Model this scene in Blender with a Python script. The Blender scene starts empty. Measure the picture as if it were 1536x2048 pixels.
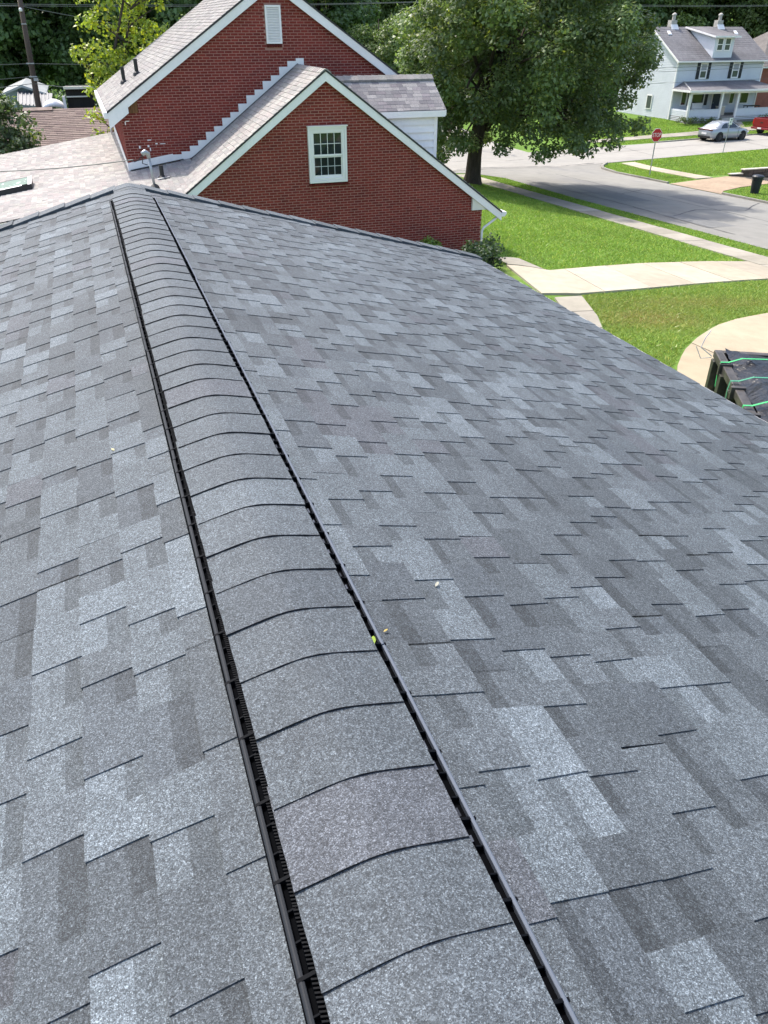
import bpy, bmesh, math, random
import numpy as np
from mathutils import Vector, Matrix

random.seed(11)
rng = np.random.default_rng(11)
R = math.radians
scene = bpy.context.scene
col = scene.collection

# ------------------------------------------------------------------ camera, sky, sun, exposure
Z0 = 5.7                                     # height of the camera above the ground beside the building
cd = bpy.data.cameras.new('camera')
cam = bpy.data.objects.new('camera', cd); col.objects.link(cam)
cam.location = (0, 0, Z0)
cam.rotation_euler = (R(90 - 32.65), 0, R(-19.35))
cd.sensor_fit = 'VERTICAL'; cd.sensor_height = 36; cd.lens = 1520 / 2048 * 36
cd.clip_start = 0.05; cd.clip_end = 2000
scene.camera = cam

SUN_AZ, SUN_EL = -24.0, 57.0                 # azimuth clockwise from +Y
world = bpy.data.worlds.new('World'); scene.world = world; world.use_nodes = True
wn = world.node_tree.nodes; wl = world.node_tree.links
sky = wn.new('ShaderNodeTexSky'); sky.sky_type = 'NISHITA'; sky.sun_disc = False
sky.sun_elevation = R(SUN_EL); sky.sun_rotation = R(SUN_AZ); sky.altitude = 200
sky.air_density = 1.0; sky.dust_density = 4.0; sky.ozone_density = 1.2
wl.new(sky.outputs[0], wn['Background'].inputs[0]); wn['Background'].inputs[1].default_value = 0.15
ld = bpy.data.lights.new('sun', 'SUN'); ld.energy = 2.0; ld.angle = R(0.9); ld.color = (1.0, 0.955, 0.88)
sun = bpy.data.objects.new('sun', ld); col.objects.link(sun)
sd = Vector((math.sin(R(SUN_AZ)) * math.cos(R(SUN_EL)), math.cos(R(SUN_AZ)) * math.cos(R(SUN_EL)), math.sin(R(SUN_EL))))
sun.rotation_euler = sd.to_track_quat('Z', 'Y').to_euler(); sun.location = (0, 0, 40)
scene.view_settings.view_transform = 'Standard'; scene.view_settings.look = 'None'
scene.view_settings.exposure = 1.4; scene.view_settings.gamma = 1
scene.view_settings.use_curve_mapping = False
scene.cycles.max_bounces = 6; scene.cycles.transparent_max_bounces = 6
scene.cycles.use_denoising = True

# ------------------------------------------------------------------ helpers
class MB:
    """collects shapes into one mesh, with a colour per shape"""
    def __init__(s): s.v = []; s.f = []; s.c = []
    def add(s, vs, fs, c=(1, 1, 1)):
        n = len(s.v); s.v += [tuple(p) for p in vs]; s.f += [tuple(i + n for i in f) for f in fs]
        s.c += [tuple(c)] * len(vs); return s
    def obox(s, o, a, b, c3, c=(1, 1, 1)):
        o = Vector(o); a = Vector(a); b = Vector(b); d = Vector(c3)
        vs = [o, o + a, o + a + b, o + b, o + d, o + a + d, o + a + b + d, o + b + d]
        return s.add(vs, [(0, 3, 2, 1), (4, 5, 6, 7), (0, 1, 5, 4), (1, 2, 6, 5), (2, 3, 7, 6), (3, 0, 4, 7)], c)
    def box(s, x0, x1, y0, y1, z0, z1, c=(1, 1, 1)):
        return s.obox((x0, y0, z0), (x1 - x0, 0, 0), (0, y1 - y0, 0), (0, 0, z1 - z0), c)
    def poly(s, pts, c=(1, 1, 1)): return s.add(pts, [tuple(range(len(pts)))], c)
    def prism(s, pts, ext, c=(1, 1, 1)):
        e = Vector(ext); n = len(pts); p = [Vector(q) for q in pts]
        fs = [tuple(range(n))[::-1], tuple(range(n, 2 * n))] + [(i, (i + 1) % n, n + (i + 1) % n, n + i) for i in range(n)]
        return s.add(p + [q + e for q in p], fs, c)
    def tube(s, path, r, n=8, c=(1, 1, 1), cap=True):
        P = [Vector(p) for p in path]; rs = r if isinstance(r, (list, tuple)) else [r] * len(P)
        vs = []; up = None
        for i, p in enumerate(P):
            d = (P[min(i + 1, len(P) - 1)] - P[max(i - 1, 0)]).normalized()
            if up is None:
                up = Vector((0, 0, 1)) if abs(d.z) < .9 else Vector((1, 0, 0))
            x = d.cross(up).normalized(); y = d.cross(x).normalized(); up = -y if (-y).length else up
            for k in range(n):
                t = 2 * math.pi * k / n; vs.append(p + x * (rs[i] * math.cos(t)) + y * (rs[i] * math.sin(t)))
        fs = [(i * n + k, i * n + (k + 1) % n, (i + 1) * n + (k + 1) % n, (i + 1) * n + k) for i in range(len(P) - 1) for k in range(n)]
        if cap: fs += [tuple(range(n))[::-1], tuple((len(P) - 1) * n + k for k in range(n))]
        return s.add(vs, fs, c)
    def loft(s, rings, c=(1, 1, 1), cap=True):
        n = len(rings[0]); vs = [p for r in rings for p in r]
        fs = [(i * n + k, i * n + (k + 1) % n, (i + 1) * n + (k + 1) % n, (i + 1) * n + k) for i in range(len(rings) - 1) for k in range(n)]
        if cap: fs += [tuple(range(n))[::-1], tuple((len(rings) - 1) * n + k for k in range(n))]
        return s.add(vs, fs, c)
    def lathe(s, cx, cy, prof, n=16, c=(1, 1, 1)):
        rings = [[(cx + r * math.cos(2 * math.pi * k / n), cy + r * math.sin(2 * math.pi * k / n), z) for k in range(n)] for r, z in prof]
        return s.loft(rings, c)
    def mesh(s, name, mat, smooth=False, fix=False):
        me = bpy.data.meshes.new(name); me.from_pydata(s.v, [], s.f)
        if fix:
            bm = bmesh.new(); bm.from_mesh(me); bmesh.ops.recalc_face_normals(bm, faces=bm.faces); bm.to_mesh(me); bm.free()
        a = me.color_attributes.new('col', 'FLOAT_COLOR', 'POINT')
        a.data.foreach_set('color', np.c_[np.array(s.c, dtype=np.float32), np.ones(len(s.c), dtype=np.float32)].ravel())
        if mat: me.materials.append(mat)
        if smooth: me.polygons.foreach_set('use_smooth', [True] * len(me.polygons))
        me.update(); return me
    def build(s, name, mat, parent=None, smooth=False, bevel=0, fix=False, local=False):
        return link(name, s.mesh(name, mat, smooth, fix), parent, bevel, local)

def link(name, me, parent=None, bevel=0, local=False):
    o = bpy.data.objects.new(name, me); col.objects.link(o)
    if parent:
        o.parent = parent
        if not local and parent.parent is None: o.matrix_parent_inverse = parent.matrix_basis.inverted()
    if bevel:
        b = o.modifiers.new('bevel', 'BEVEL'); b.width = bevel; b.segments = 2; b.limit_method = 'ANGLE'
    return o
def tag(o, label=None, cat=None, group=None, kind=None):
    if label: o['label'] = label
    if cat: o['category'] = cat
    if group: o['group'] = group
    if kind: o['kind'] = kind
    return o
def empty(name, loc, label=None, cat=None, group=None, rz=0, kind=None):
    o = bpy.data.objects.new(name, None); col.objects.link(o); o.location = loc; o.rotation_euler = (0, 0, rz)
    o.empty_display_size = .2
    return tag(o, label, cat, group, kind)
def copy_tree(o, parent=None):
    c = o.copy(); col.objects.link(c); c.parent = parent
    for ch in list(o.children): copy_tree(ch, c)
    return c

# ------------------------------------------------------------------ materials
MATS = {}
def mat(name, base=(.5, .5, .5), rough=.7, spec=.3, metal=0, attr=False, noise=None, grain=None, bump=None, stain=None, trans=0, coat=0):
    m = bpy.data.materials.new(name); m.use_nodes = True; MATS[name] = m
    nt = m.node_tree; N = nt.nodes; L = nt.links; b = N['Principled BSDF']
    b.inputs['Roughness'].default_value = rough; b.inputs['Specular IOR Level'].default_value = spec
    b.inputs['Metallic'].default_value = metal; b.inputs['Coat Weight'].default_value = coat
    geo = N.new('ShaderNodeNewGeometry'); pos = geo.outputs['Position']
    rgb = N.new('ShaderNodeRGB'); rgb.outputs[0].default_value = (*base, 1); out = rgb.outputs[0]
    def mix(kind, a, bb, fac=1.0):
        n = N.new('ShaderNodeMix'); n.data_type = 'RGBA'; n.blend_type = kind; n.inputs[0].default_value = 1
        if hasattr(fac, 'is_linked'): L.new(fac, n.inputs[0])
        else: n.inputs[0].default_value = fac
        for sck, v in ((n.inputs[6], a), (n.inputs[7], bb)):
            if hasattr(v, 'is_linked'): L.new(v, sck)
            else: sck.default_value = (*v, 1)
        return n.outputs[2]
    def ramp(v, p0, c0, p1, c1):
        r = N.new('ShaderNodeMapRange'); r.inputs[1].default_value = p0; r.inputs[2].default_value = p1
        r.inputs[3].default_value = c0; r.inputs[4].default_value = c1; L.new(v, r.inputs[0]); return r.outputs[0]
    def noise_t(scale, detail=3, stretch=None, dist=0):
        n = N.new('ShaderNodeTexNoise'); n.inputs['Scale'].default_value = scale; n.inputs['Detail'].default_value = detail
        n.inputs['Distortion'].default_value = dist
        p = pos
        if stretch:
            mp = N.new('ShaderNodeMapping'); mp.inputs['Scale'].default_value = stretch; L.new(pos, mp.inputs[0]); p = mp.outputs[0]
        L.new(p, n.inputs['Vector']); return n.outputs['Fac']
    if attr:
        at = N.new('ShaderNodeAttribute'); at.attribute_name = 'col'; out = mix('MULTIPLY', out, at.outputs['Color'])
    for sp in ([noise] if noise and not isinstance(noise, list) else (noise or [])):
        sc, amt = sp[0], sp[1]; st = sp[2] if len(sp) > 2 else None
        f = ramp(noise_t(sc, 4, st), .3, 1 - amt, .7, 1 + amt)
        c = N.new('ShaderNodeCombineColor'); [L.new(f, c.inputs[i]) for i in range(3)]
        out = mix('MULTIPLY', out, c.outputs[0])
    if stain:
        for (sc, lo, hi, colr, amt, st) in stain:
            f = ramp(noise_t(sc, 5, st, .4), lo, 0, hi, amt); out = mix('MIX', out, colr, f)
    if grain:
        for (sc, amt) in grain:
            v = N.new('ShaderNodeTexVoronoi'); v.inputs['Scale'].default_value = sc; L.new(pos, v.inputs['Vector'])
            sp = N.new('ShaderNodeSeparateColor'); L.new(v.outputs['Color'], sp.inputs[0])
            f = ramp(sp.outputs[0], 0, 1 - amt, 1, 1 + amt)
            c = N.new('ShaderNodeCombineColor'); [L.new(f, c.inputs[i]) for i in range(3)]
            out = mix('MULTIPLY', out, c.outputs[0])
    L.new(out, b.inputs['Base Color'])
    if bump:
        sc, st, dd = bump
        bp = N.new('ShaderNodeBump'); bp.inputs['Strength'].default_value = st; bp.inputs['Distance'].default_value = dd
        L.new(noise_t(sc, 3), bp.inputs['Height']); L.new(bp.outputs[0], b.inputs['Normal'])
    if trans:
        t = N.new('ShaderNodeBsdfTranslucent'); L.new(mix('MULTIPLY', out, (1.25, 1.35, .7)), t.inputs['Color'])
        mx = N.new('ShaderNodeMixShader'); mx.inputs[0].default_value = trans
        L.new(b.outputs[0], mx.inputs[1]); L.new(t.outputs[0], mx.inputs[2]); L.new(mx.outputs[0], N['Material Output'].inputs[0])
    return m

def shingle_mat():
    m = mat('asphalt_shingle', (1, 1, 1), rough=.72, spec=.35, attr=True, noise=[(.8, .09), (2.6, .09), (11, .07), (40, .08)])
    nt = m.node_tree; N = nt.nodes; L = nt.links; b = N['Principled BSDF']
    src = b.inputs['Base Color'].links[0].from_socket
    geo = [n for n in N if n.bl_idname == 'ShaderNodeNewGeometry'][0]
    facs = []
    for sc in (430.0, 200.0):
        v = N.new('ShaderNodeTexVoronoi'); v.inputs['Scale'].default_value = sc; L.new(geo.outputs['Position'], v.inputs['Vector'])
        sp = N.new('ShaderNodeSeparateColor'); L.new(v.outputs['Color'], sp.inputs[0]); facs.append((v, sp))
    cr = N.new('ShaderNodeValToRGB'); e = cr.color_ramp.elements                # mix of black, grey and pale mineral granules
    e[0].position = 0; e[0].color = (.42, .42, .43, 1); e[1].position = 1; e[1].color = (2.2, 2.2, 2.2, 1)
    for p, c in ((.35, .65), (.6, .92), (.8, 1.2), (.93, 1.6)):
        k = cr.color_ramp.elements.new(p); k.color = (c, c, c * 1.02, 1)
    L.new(facs[0][1].outputs[0], cr.inputs[0])
    cr2 = N.new('ShaderNodeMapRange'); cr2.inputs[3].default_value = .72; cr2.inputs[4].default_value = 1.3
    L.new(facs[1][1].outputs[1], cr2.inputs[0])
    mx = N.new('ShaderNodeMix'); mx.data_type = 'RGBA'; mx.blend_type = 'MULTIPLY'; mx.inputs[0].default_value = 1
    L.new(src, mx.inputs[6]); L.new(cr.outputs[0], mx.inputs[7])
    m2 = N.new('ShaderNodeVectorMath'); m2.operation = 'SCALE'; L.new(mx.outputs[2], m2.inputs[0]); L.new(cr2.outputs[0], m2.inputs['Scale'])
    L.new(m2.outputs[0], b.inputs['Base Color'])
    bp = N.new('ShaderNodeBump'); bp.inputs['Strength'].default_value = .55; bp.inputs['Distance'].default_value = .002
    L.new(facs[0][0].outputs['Distance'], bp.inputs['Height']); L.new(bp.outputs[0], b.inputs['Normal'])
    return m

SH = shingle_mat()
PLASTIC = mat('black_vent_plastic', (.0035, .0038, .0046), rough=.9, spec=.0, attr=False)
RIBM = mat('glossy_rib_plastic', (.004, .0046, .006), rough=.6, spec=.05)
RAIL = mat('grey_vent_lip', (.015, .0175, .0215), rough=.55, spec=.15, attr=True)
WHITE = mat('white_paint', (.79, .765, .75), rough=.45, spec=.3, noise=[(1.3, .05), (14, .03)])
CREAM = mat('cream_paint', (.68, .66, .58), rough=.5, noise=[(3, .05)])
SIDING = mat('white_siding', (.60, .62, .66), rough=.5, noise=[(.8, .05), (8, .03)])
BRICK = mat('red_brick', (1, 1, 1), rough=.85, spec=.15, attr=True, noise=[(22, .16), (1.1, .10)], bump=(160, .35, .002))
MORTAR = mat('pink_mortar', (.36, .195, .16), rough=.92, spec=.1, noise=[(1.4, .10), (60, .12)])
PALE_SH = mat('weathered_shingle', (1, 1, 1), rough=.9, spec=.1, attr=True, noise=[(.9, .07), (25, .10)], grain=[(70, .16)])
UNDER = mat('dark_underlay', (.05, .05, .052), rough=.9)
GLASS = mat('dark_window_glass', (.012, .02, .019), rough=.06, spec=.6)
HGLASS = mat('grey_house_glass', (.07, .08, .085), rough=.12, spec=.6)
METAL = mat('galvanised_steel', (.36, .37, .38), rough=.45, metal=.6, noise=[(9, .12)])
DARKM = mat('dark_metal', (.035, .035, .035), rough=.5, metal=.3)
LEAF = mat('green_leaf', (1, 1, 1), rough=.46, spec=.5, attr=True, trans=.38)
BARK = mat('tree_bark', (.075, .06, .048), rough=.95, spec=.1, noise=[(7, .3, (1, 1, .25)), (30, .2)], bump=(18, .9, .03))
GRASSB = mat('grass_blade', (1, 1, 1), rough=.6, spec=.2, attr=True, trans=.3)
CONC = mat('pale_concrete', (.37, .325, .25), rough=.9, spec=.15, attr=True, noise=[(.5, .10), (3.5, .08), (50, .06)],
           stain=[(.35, .55, .8, (.33, .28, .2), .35, None)])
ASPH = mat('worn_grey_asphalt', (.225, .217, .195), rough=.9, spec=.15, noise=[(.12, .16, (1, .35, 1)), (1.6, .07), (40, .08)],
           stain=[(.22, .56, .70, (.15, .15, .155), .75, (1.2, .30, 1)), (.9, .64, .72, (.12, .12, .12), .45, (1, .5, 1))])
WOOD = mat('dark_wood', (.07, .045, .032), rough=.85, noise=[(6, .25, (1, 1, .15))])

# ------------------------------------------------------------------ the lie of the land
def zg(X, Y):
    X = np.asarray(X, float); Y = np.asarray(Y, float)
    b = -7.1 - .035 * (np.clip(Y, 0, 58) - 23.6) - .045 * np.clip(X - 24, 0, 9)
    b = np.maximum(b, -8.35)
    w = np.clip((X - 10.8) / 10.5, 0, 1)
    base = -5.7 - .02 * np.clip(Y - 20, 0, 60)
    z = base * (1 - w) + (b + .08 * (1 - w)) * w
    z = z - .13 * np.clip(X - 38, 0, 8) * np.clip((42.5 - Y) / .5, 0, 1) * np.clip((Y - 35.5) / 3, 0, 1)
    z = z + .06 * np.clip(Y - 62, 0, 8)
    r = np.hypot(X, Y)
    return z + .22 * np.clip(r - 105, 0, 110) + Z0
def g1(x, y): return float(zg(x, y))

def axis(parts):
    out = []
    for a, b, st in parts: out += list(np.arange(a, b, st))
    return np.array(out + [parts[-1][1]])
xs = axis([(-160, -20, 14), (-20, 5, 5), (5, 50, .75), (50, 80, 2.5), (80, 230, 12)])
ys = axis([(-60, 0, 12), (0, 70, .75), (70, 100, 3), (100, 260, 12)])
XX, YY = np.meshgrid(xs, ys); ZZ = zg(XX, YY)
me = bpy.data.meshes.new('ground'); nx, ny = len(xs), len(ys)
me.from_pydata(np.c_[XX.ravel(), YY.ravel(), ZZ.ravel()].tolist(), [],
               [(j * nx + i, j * nx + i + 1, (j + 1) * nx + i + 1, (j + 1) * nx + i) for j in range(ny - 1) for i in range(nx - 1)])
GROUND = mat('lawn_soil', (.11, .19, .035), rough=.95, spec=.1, noise=[(.25, .16), (2.2, .16), (12, .2)],
             stain=[(.16, .6, .75, (.17, .18, .055), .6, None)])
me.materials.append(GROUND); ground = link('ground', me); tag(ground, kind='structure')

def drape(name, poly, off, m, step=1.0, kind='structure', parent=None):
    bm = bmesh.new(); bm.faces.new([bm.verts.new((p[0], p[1], 0)) for p in poly])
    P = np.array(poly)
    for ax in (0, 1):
        n = (1, 0, 0) if ax == 0 else (0, 1, 0)
        for t in np.arange(math.floor(P[:, ax].min()) + step, P[:, ax].max(), step):
            bmesh.ops.bisect_plane(bm, geom=bm.verts[:] + bm.edges[:] + bm.faces[:], plane_co=(t, 0, 0) if ax == 0 else (0, t, 0), plane_no=n)
    for v in bm.verts: v.co.z = g1(v.co.x, v.co.y) + off
    bmesh.ops.recalc_face_normals(bm, faces=bm.faces)
    if sum(f.normal.z for f in bm.faces) < 0: bmesh.ops.reverse_faces(bm, faces=bm.faces)
    me = bpy.data.meshes.new(name); bm.to_mesh(me); bm.free(); me.materials.append(m)
    a = me.color_attributes.new('col', 'FLOAT_COLOR', 'POINT'); a.data.foreach_set('color', [1.0] * (4 * len(me.vertices)))
    o = link(name, me, parent)
    if kind: o['kind'] = kind
    return o

# streets
side = [(23.3, -10), (23.2, 20), (23.1, 36), (23.4, 44.5), (22.6, 47.2), (20.5, 48.6), (20.5, 50.2), (34.6, 51.4), (34.0, 50.1), (32.9, 48.6), (32.5, 46.5), (32.5, 30), (32.6, -10)]
drape('side_street', side, .022, ASPH, 1.5)
ROAD2 = mat('pale_road_concrete', (.30, .285, .255), rough=.9, spec=.15, noise=[(.2, .08), (2, .06), (40, .06)], stain=[(.3, .58, .75, (.23, .225, .21), .5, (.3, 1, 1))])
main = [(-60, 39), (10, 47.6), (20.5, 48.5), (34.6, 50.7), (51.1, 52.9), (110, 60.6), (110, 67.5), (58.1, 60.6), (45.1, 58.8), (32, 57.3), (32, 78), (22.5, 78), (22.5, 56), (10, 54.4), (-60, 46)]
drape('main_street', main, .034, ROAD2, 1.5)

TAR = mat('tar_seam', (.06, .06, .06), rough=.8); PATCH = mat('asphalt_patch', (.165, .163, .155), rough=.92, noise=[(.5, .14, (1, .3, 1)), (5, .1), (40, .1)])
def crack(pts, w, parent, off, m=TAR):
    L = []; Rr = []
    P = []
    for a, b in zip(pts[:-1], pts[1:]):
        n = max(2, int(math.dist(a, b) / .5))
        for i in range(n): t = i / n; P.append((a[0] + (b[0] - a[0]) * t + random.uniform(-.07, .07), a[1] + (b[1] - a[1]) * t + random.uniform(-.07, .07)))
    P.append(pts[-1]); mb = MB(); vs = []
    for i, p in enumerate(P):
        q0, q1 = P[max(i - 1, 0)], P[min(i + 1, len(P) - 1)]; d = Vector((q1[0] - q0[0], q1[1] - q0[1])).normalized(); ww = w * random.uniform(.4, 1.2)
        for sg in (-1, 1): x, y = p[0] - d.y * sg * ww / 2, p[1] + d.x * sg * ww / 2; vs.append((x, y, g1(x, y) + off))
    mb.add(vs, [(2 * i, 2 * i + 1, 2 * i + 3, 2 * i + 2) for i in range(len(P) - 1)]); o = mb.build('crack', m, parent)
    if sum(p.normal.z for p in o.data.polygons) < 0: o.data.flip_normals()
sst = bpy.data.objects['side_street']; mst = bpy.data.objects['main_street']
for pts, w in ((((24.5, 30), (27, 31.5), (29.5, 31), (32.2, 33)), .09), (((25, 22), (28, 23), (32.3, 23.6)), .07), (((24.2, 38), (26.5, 37), (29, 38.5), (32.2, 37.8)), .06), (((27.9, 12), (28.1, 28), (27.8, 46)), .07), (((24, 25.5), (24.4, 35), (24.1, 43)), .06), (((29.8, 27), (32.3, 28.2)), .08)): crack(pts, w, sst, .0262)
for pts, w in ((((21, 49.2), (27, 50), (33.8, 50.9)), .16), (((20, 53), (40, 55.4), (70, 59.8)), .07), (((40, 52.2), (40.6, 58)), .05), (((52, 53.6), (52.5, 59.6)), .05)): crack(pts, w, mst, .0385)
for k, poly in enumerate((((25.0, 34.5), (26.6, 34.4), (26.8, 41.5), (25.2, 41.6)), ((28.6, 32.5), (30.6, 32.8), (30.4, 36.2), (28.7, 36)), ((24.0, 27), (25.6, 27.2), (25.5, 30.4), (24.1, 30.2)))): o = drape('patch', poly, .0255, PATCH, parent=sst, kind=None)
def strip(name, A, B, n, off=.05, gap=.012, m=CONC, thick=.09, tint=.10):
    """a walk of separate slabs between two edge lines"""
    root = empty(name, (A[0][0], A[0][1], g1(*A[0])), kind='structure')
    def samp(L, t):
        L = [Vector((p[0], p[1])) for p in L]; ds = [0]
        for i in range(1, len(L)): ds.append(ds[-1] + (L[i] - L[i - 1]).length)
        d = t * ds[-1]
        for i in range(1, len(L)):
            if d <= ds[i] + 1e-9: return L[i - 1].lerp(L[i], (d - ds[i - 1]) / (ds[i] - ds[i - 1]))
        return L[-1]
    for k in range(n):
        a0, a1, b0, b1 = samp(A, k / n), samp(A, (k + 1) / n), samp(B, k / n), samp(B, (k + 1) / n)
        la = (a1 - a0).length + 1e-6; g = min(.3, gap / la); a0, a1 = a0.lerp(a1, g), a1.lerp(a0, g); b0, b1 = b0.lerp(b1, g), b1.lerp(b0, g)
        t = 1 + random.uniform(-tint, tint); dz = random.uniform(-.006, .006); mb = MB(); NU, NV = 6 if n < 8 else 2, 3; vs = []
        for i in range(NU + 1):
            for j in range(NV + 1):
                tt = (k + g + (1 - 2 * g) * i / NU) / n; p = samp(A, tt).lerp(samp(B, tt), j / NV); vs.append((p.x, p.y, g1(p.x, p.y) + off + dz))
        W = NV + 1; fs = [(i * W + j, (i + 1) * W + j, (i + 1) * W + j + 1, i * W + j + 1) for i in range(NU) for j in range(NV)]
        rim = [j for j in range(W)] + [i * W + NV for i in range(1, NU + 1)] + [NU * W + j for j in range(NV - 1, -1, -1)] + [i * W for i in range(NU - 1, 0, -1)]
        base = len(vs); vs += [(vs[i][0], vs[i][1], vs[i][2] - thick) for i in rim]
        fs += [(rim[i], rim[(i + 1) % len(rim)], base + (i + 1) % len(rim), base + i) for i in range(len(rim))]
        mb.add(vs, fs, (t, t, t * random.uniform(.96, 1.02))); mb.build('slab', m, root, fix=True)
    return root
SWALK = mat('grey_sidewalk', (.29, .265, .22), rough=.92, spec=.12, attr=True, noise=[(.6, .12), (4, .08), (50, .06)])
strip('sidewalk', [(20.9, 6), (20.9, 47.2)], [(22.15, 6), (22.15, 46.8)], 28, m=SWALK)
strip('walkway', [(10.0, 16.6), (10.9, 16.3), (13.1, 16.8), (16, 17.6), (19.1, 18.4), (20.85, 18.9)],
      [(10.4, 19.3), (11.4, 18.6), (13.2, 19.2), (15.3, 19.9), (19.0, 20.85), (20.85, 21.2)], 6)
strip('driveway_apron', [(22.2, 18.9), (23.2, 18.6)], [(22.2, 21.2), (23.2, 21.6)], 1)
strip('garden_path', [(10.15, 16.2), (9.7, 14.8), (8.9, 13.0)], [(10.85, 16.1), (10.35, 14.6), (9.5, 12.8)], 3, m=SWALK)
strip('house_path', [(10.5, 19.35), (10.45, 20.2)], [(11.3, 18.75), (11.15, 20.0)], 1, m=SWALK)
TAN = mat('tan_driveway_concrete', (.35, .29, .205), rough=.92, spec=.12, attr=True, noise=[(.4, .10), (3, .08), (45, .07)], stain=[(.5, .55, .75, (.36, .27, .19), .4, None)])
strip('driveway', [(9.3, 10.2), (10.0, 11.3), (10.8, 12.1), (11.7, 12.8), (12.9, 13.6), (14.1, 14.15), (15.5, 14.6), (19, 15.2), (23.2, 15.4)],
      [(9.3, -6), (11, -6), (12.5, -6), (14, -6), (15.5, -5), (17, -3), (19, 0), (21, 3), (23.2, 5)], 5, m=TAN, tint=.04)
BRICKWAY = mat('tan_brick_paving', (.32, .245, .175), rough=.92, spec=.1, attr=True, noise=[(.6, .12), (5, .12), (30, .1)])
drape('brick_apron', [(32.65, 40.9), (32.6, 36.3), (33.6, 37.3), (35.5, 38.1), (38.1, 38.6), (46, 38.4), (46, 42.2), (38, 42.2), (36.6, 41.9)], .03, BRICKWAY)
strip('corner_sidewalk', [(35.5, 42.0), (35.6, 50.2)], [(36.8, 42.0), (36.8, 50.4)], 6)
strip('far_sidewalk', [(40, 60.6), (50, 61.9), (75, 65.2)], [(40, 62.0), (50, 63.3), (75, 66.6)], 20, m=SWALK)
strip('front_path', [(56.6, 63.0), (59.6, 67.2)], [(57.9, 62.9), (60.8, 67.2)], 4, m=SWALK)

KERB = mat('kerb_stone', (.30, .285, .25), rough=.9, spec=.12, attr=True, noise=[(1.5, .18), (20, .12)])
def kerb(name, line, w=.16, h=.12, seg=1.8):
    root = empty(name, (line[0][0], line[0][1], g1(*line[0])), kind='structure')
    for a, b in zip(line[:-1], line[1:]):
        a = Vector((a[0], a[1])); b = Vector((b[0], b[1])); L = (b - a).length; n = max(1, round(L / seg)); d = (b - a) / L; s = Vector((-d.y, d.x)) * w
        for k in range(n):
            p = a + d * (L * k / n + .01); q = a + d * (L * (k + 1) / n - .01); t = random.uniform(.75, 1.1); hh = h + random.uniform(-.02, .015)
            pts = [p, q, q + s, p + s]; z = [g1(c.x, c.y) for c in pts]; mb = MB()
            vs = [(c.x, c.y, zz - .1) for c, zz in zip(pts, z)] + [(c.x, c.y, zz + hh) for c, zz in zip(pts, z)]
            mb.add(vs, [(0, 3, 2, 1), (4, 5, 6, 7), (0, 1, 5, 4), (1, 2, 6, 5), (2, 3, 7, 6), (3, 0, 4, 7)], (t, t, t)); mb.build('kerb_stone', KERB, root, fix=True)
kerb('kerb', [(32.6, 8), (32.55, 20), (32.5, 36.2)], -.18)
kerb('kerb', [(32.55, 41), (32.5, 46.5), (32.9, 48.6), (33.5, 49.6), (34.6, 50.7)], -.18)
kerb('kerb', [(45.1, 58.9), (58.1, 60.7), (75, 63)], .16)

# ------------------------------------------------------------------ the grey roof under the camera
ZR, XR, S = -1.356 + Z0, .287, .262
HY0, HY1 = -1.4, 8.6
CS = 1 / math.hypot(1, S); SN = S * CS
XE, XW = 4.16, -3.59                               # eaves
bld = empty('shingled_building', (XR, 3.5, 0), 'building in the foreground with new charcoal grey shingles and a long black ridge vent', 'building')
WALLW = mat('white_wall', (.7, .7, .67), rough=.7, noise=[(2, .05)])
mb = MB()
mb.box(XW + .35, XE - .35, HY0 + .1, HY0 + .3, -1, ZR - 1.02); mb.box(XW + .35, XW + .55, HY0 + .3, 8.2, -1, ZR - 1.02); mb.box(XE - .55, XE - .35, HY0 + .3, 8.2, -1, ZR - 1.02)
mb.prism([(XW + .35, 8.2, -1), (XE - .35, 8.2, -1), (XE - .35, 8.2, ZR - S * (XE - .35 - XR) - .09), (XR, 8.2, ZR - .09), (XW + .35, 8.2, ZR - S * (XR - XW - .35) - .09)], (0, .2, 0))
mb.build('wall', WALLW, bld, fix=True)
mb = MB()
for xe in (XE, XW):
    zz = ZR - S * abs(xe - XR)
    mb.prism([(XR, HY0, ZR - .004), (xe, HY0, zz - .004), (xe, HY0, zz - .06), (XR, HY0, ZR - .06)], (0, HY1 - HY0 - .012, 0))
mb.build('roof_deck', UNDER, bld, fix=True)

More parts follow.
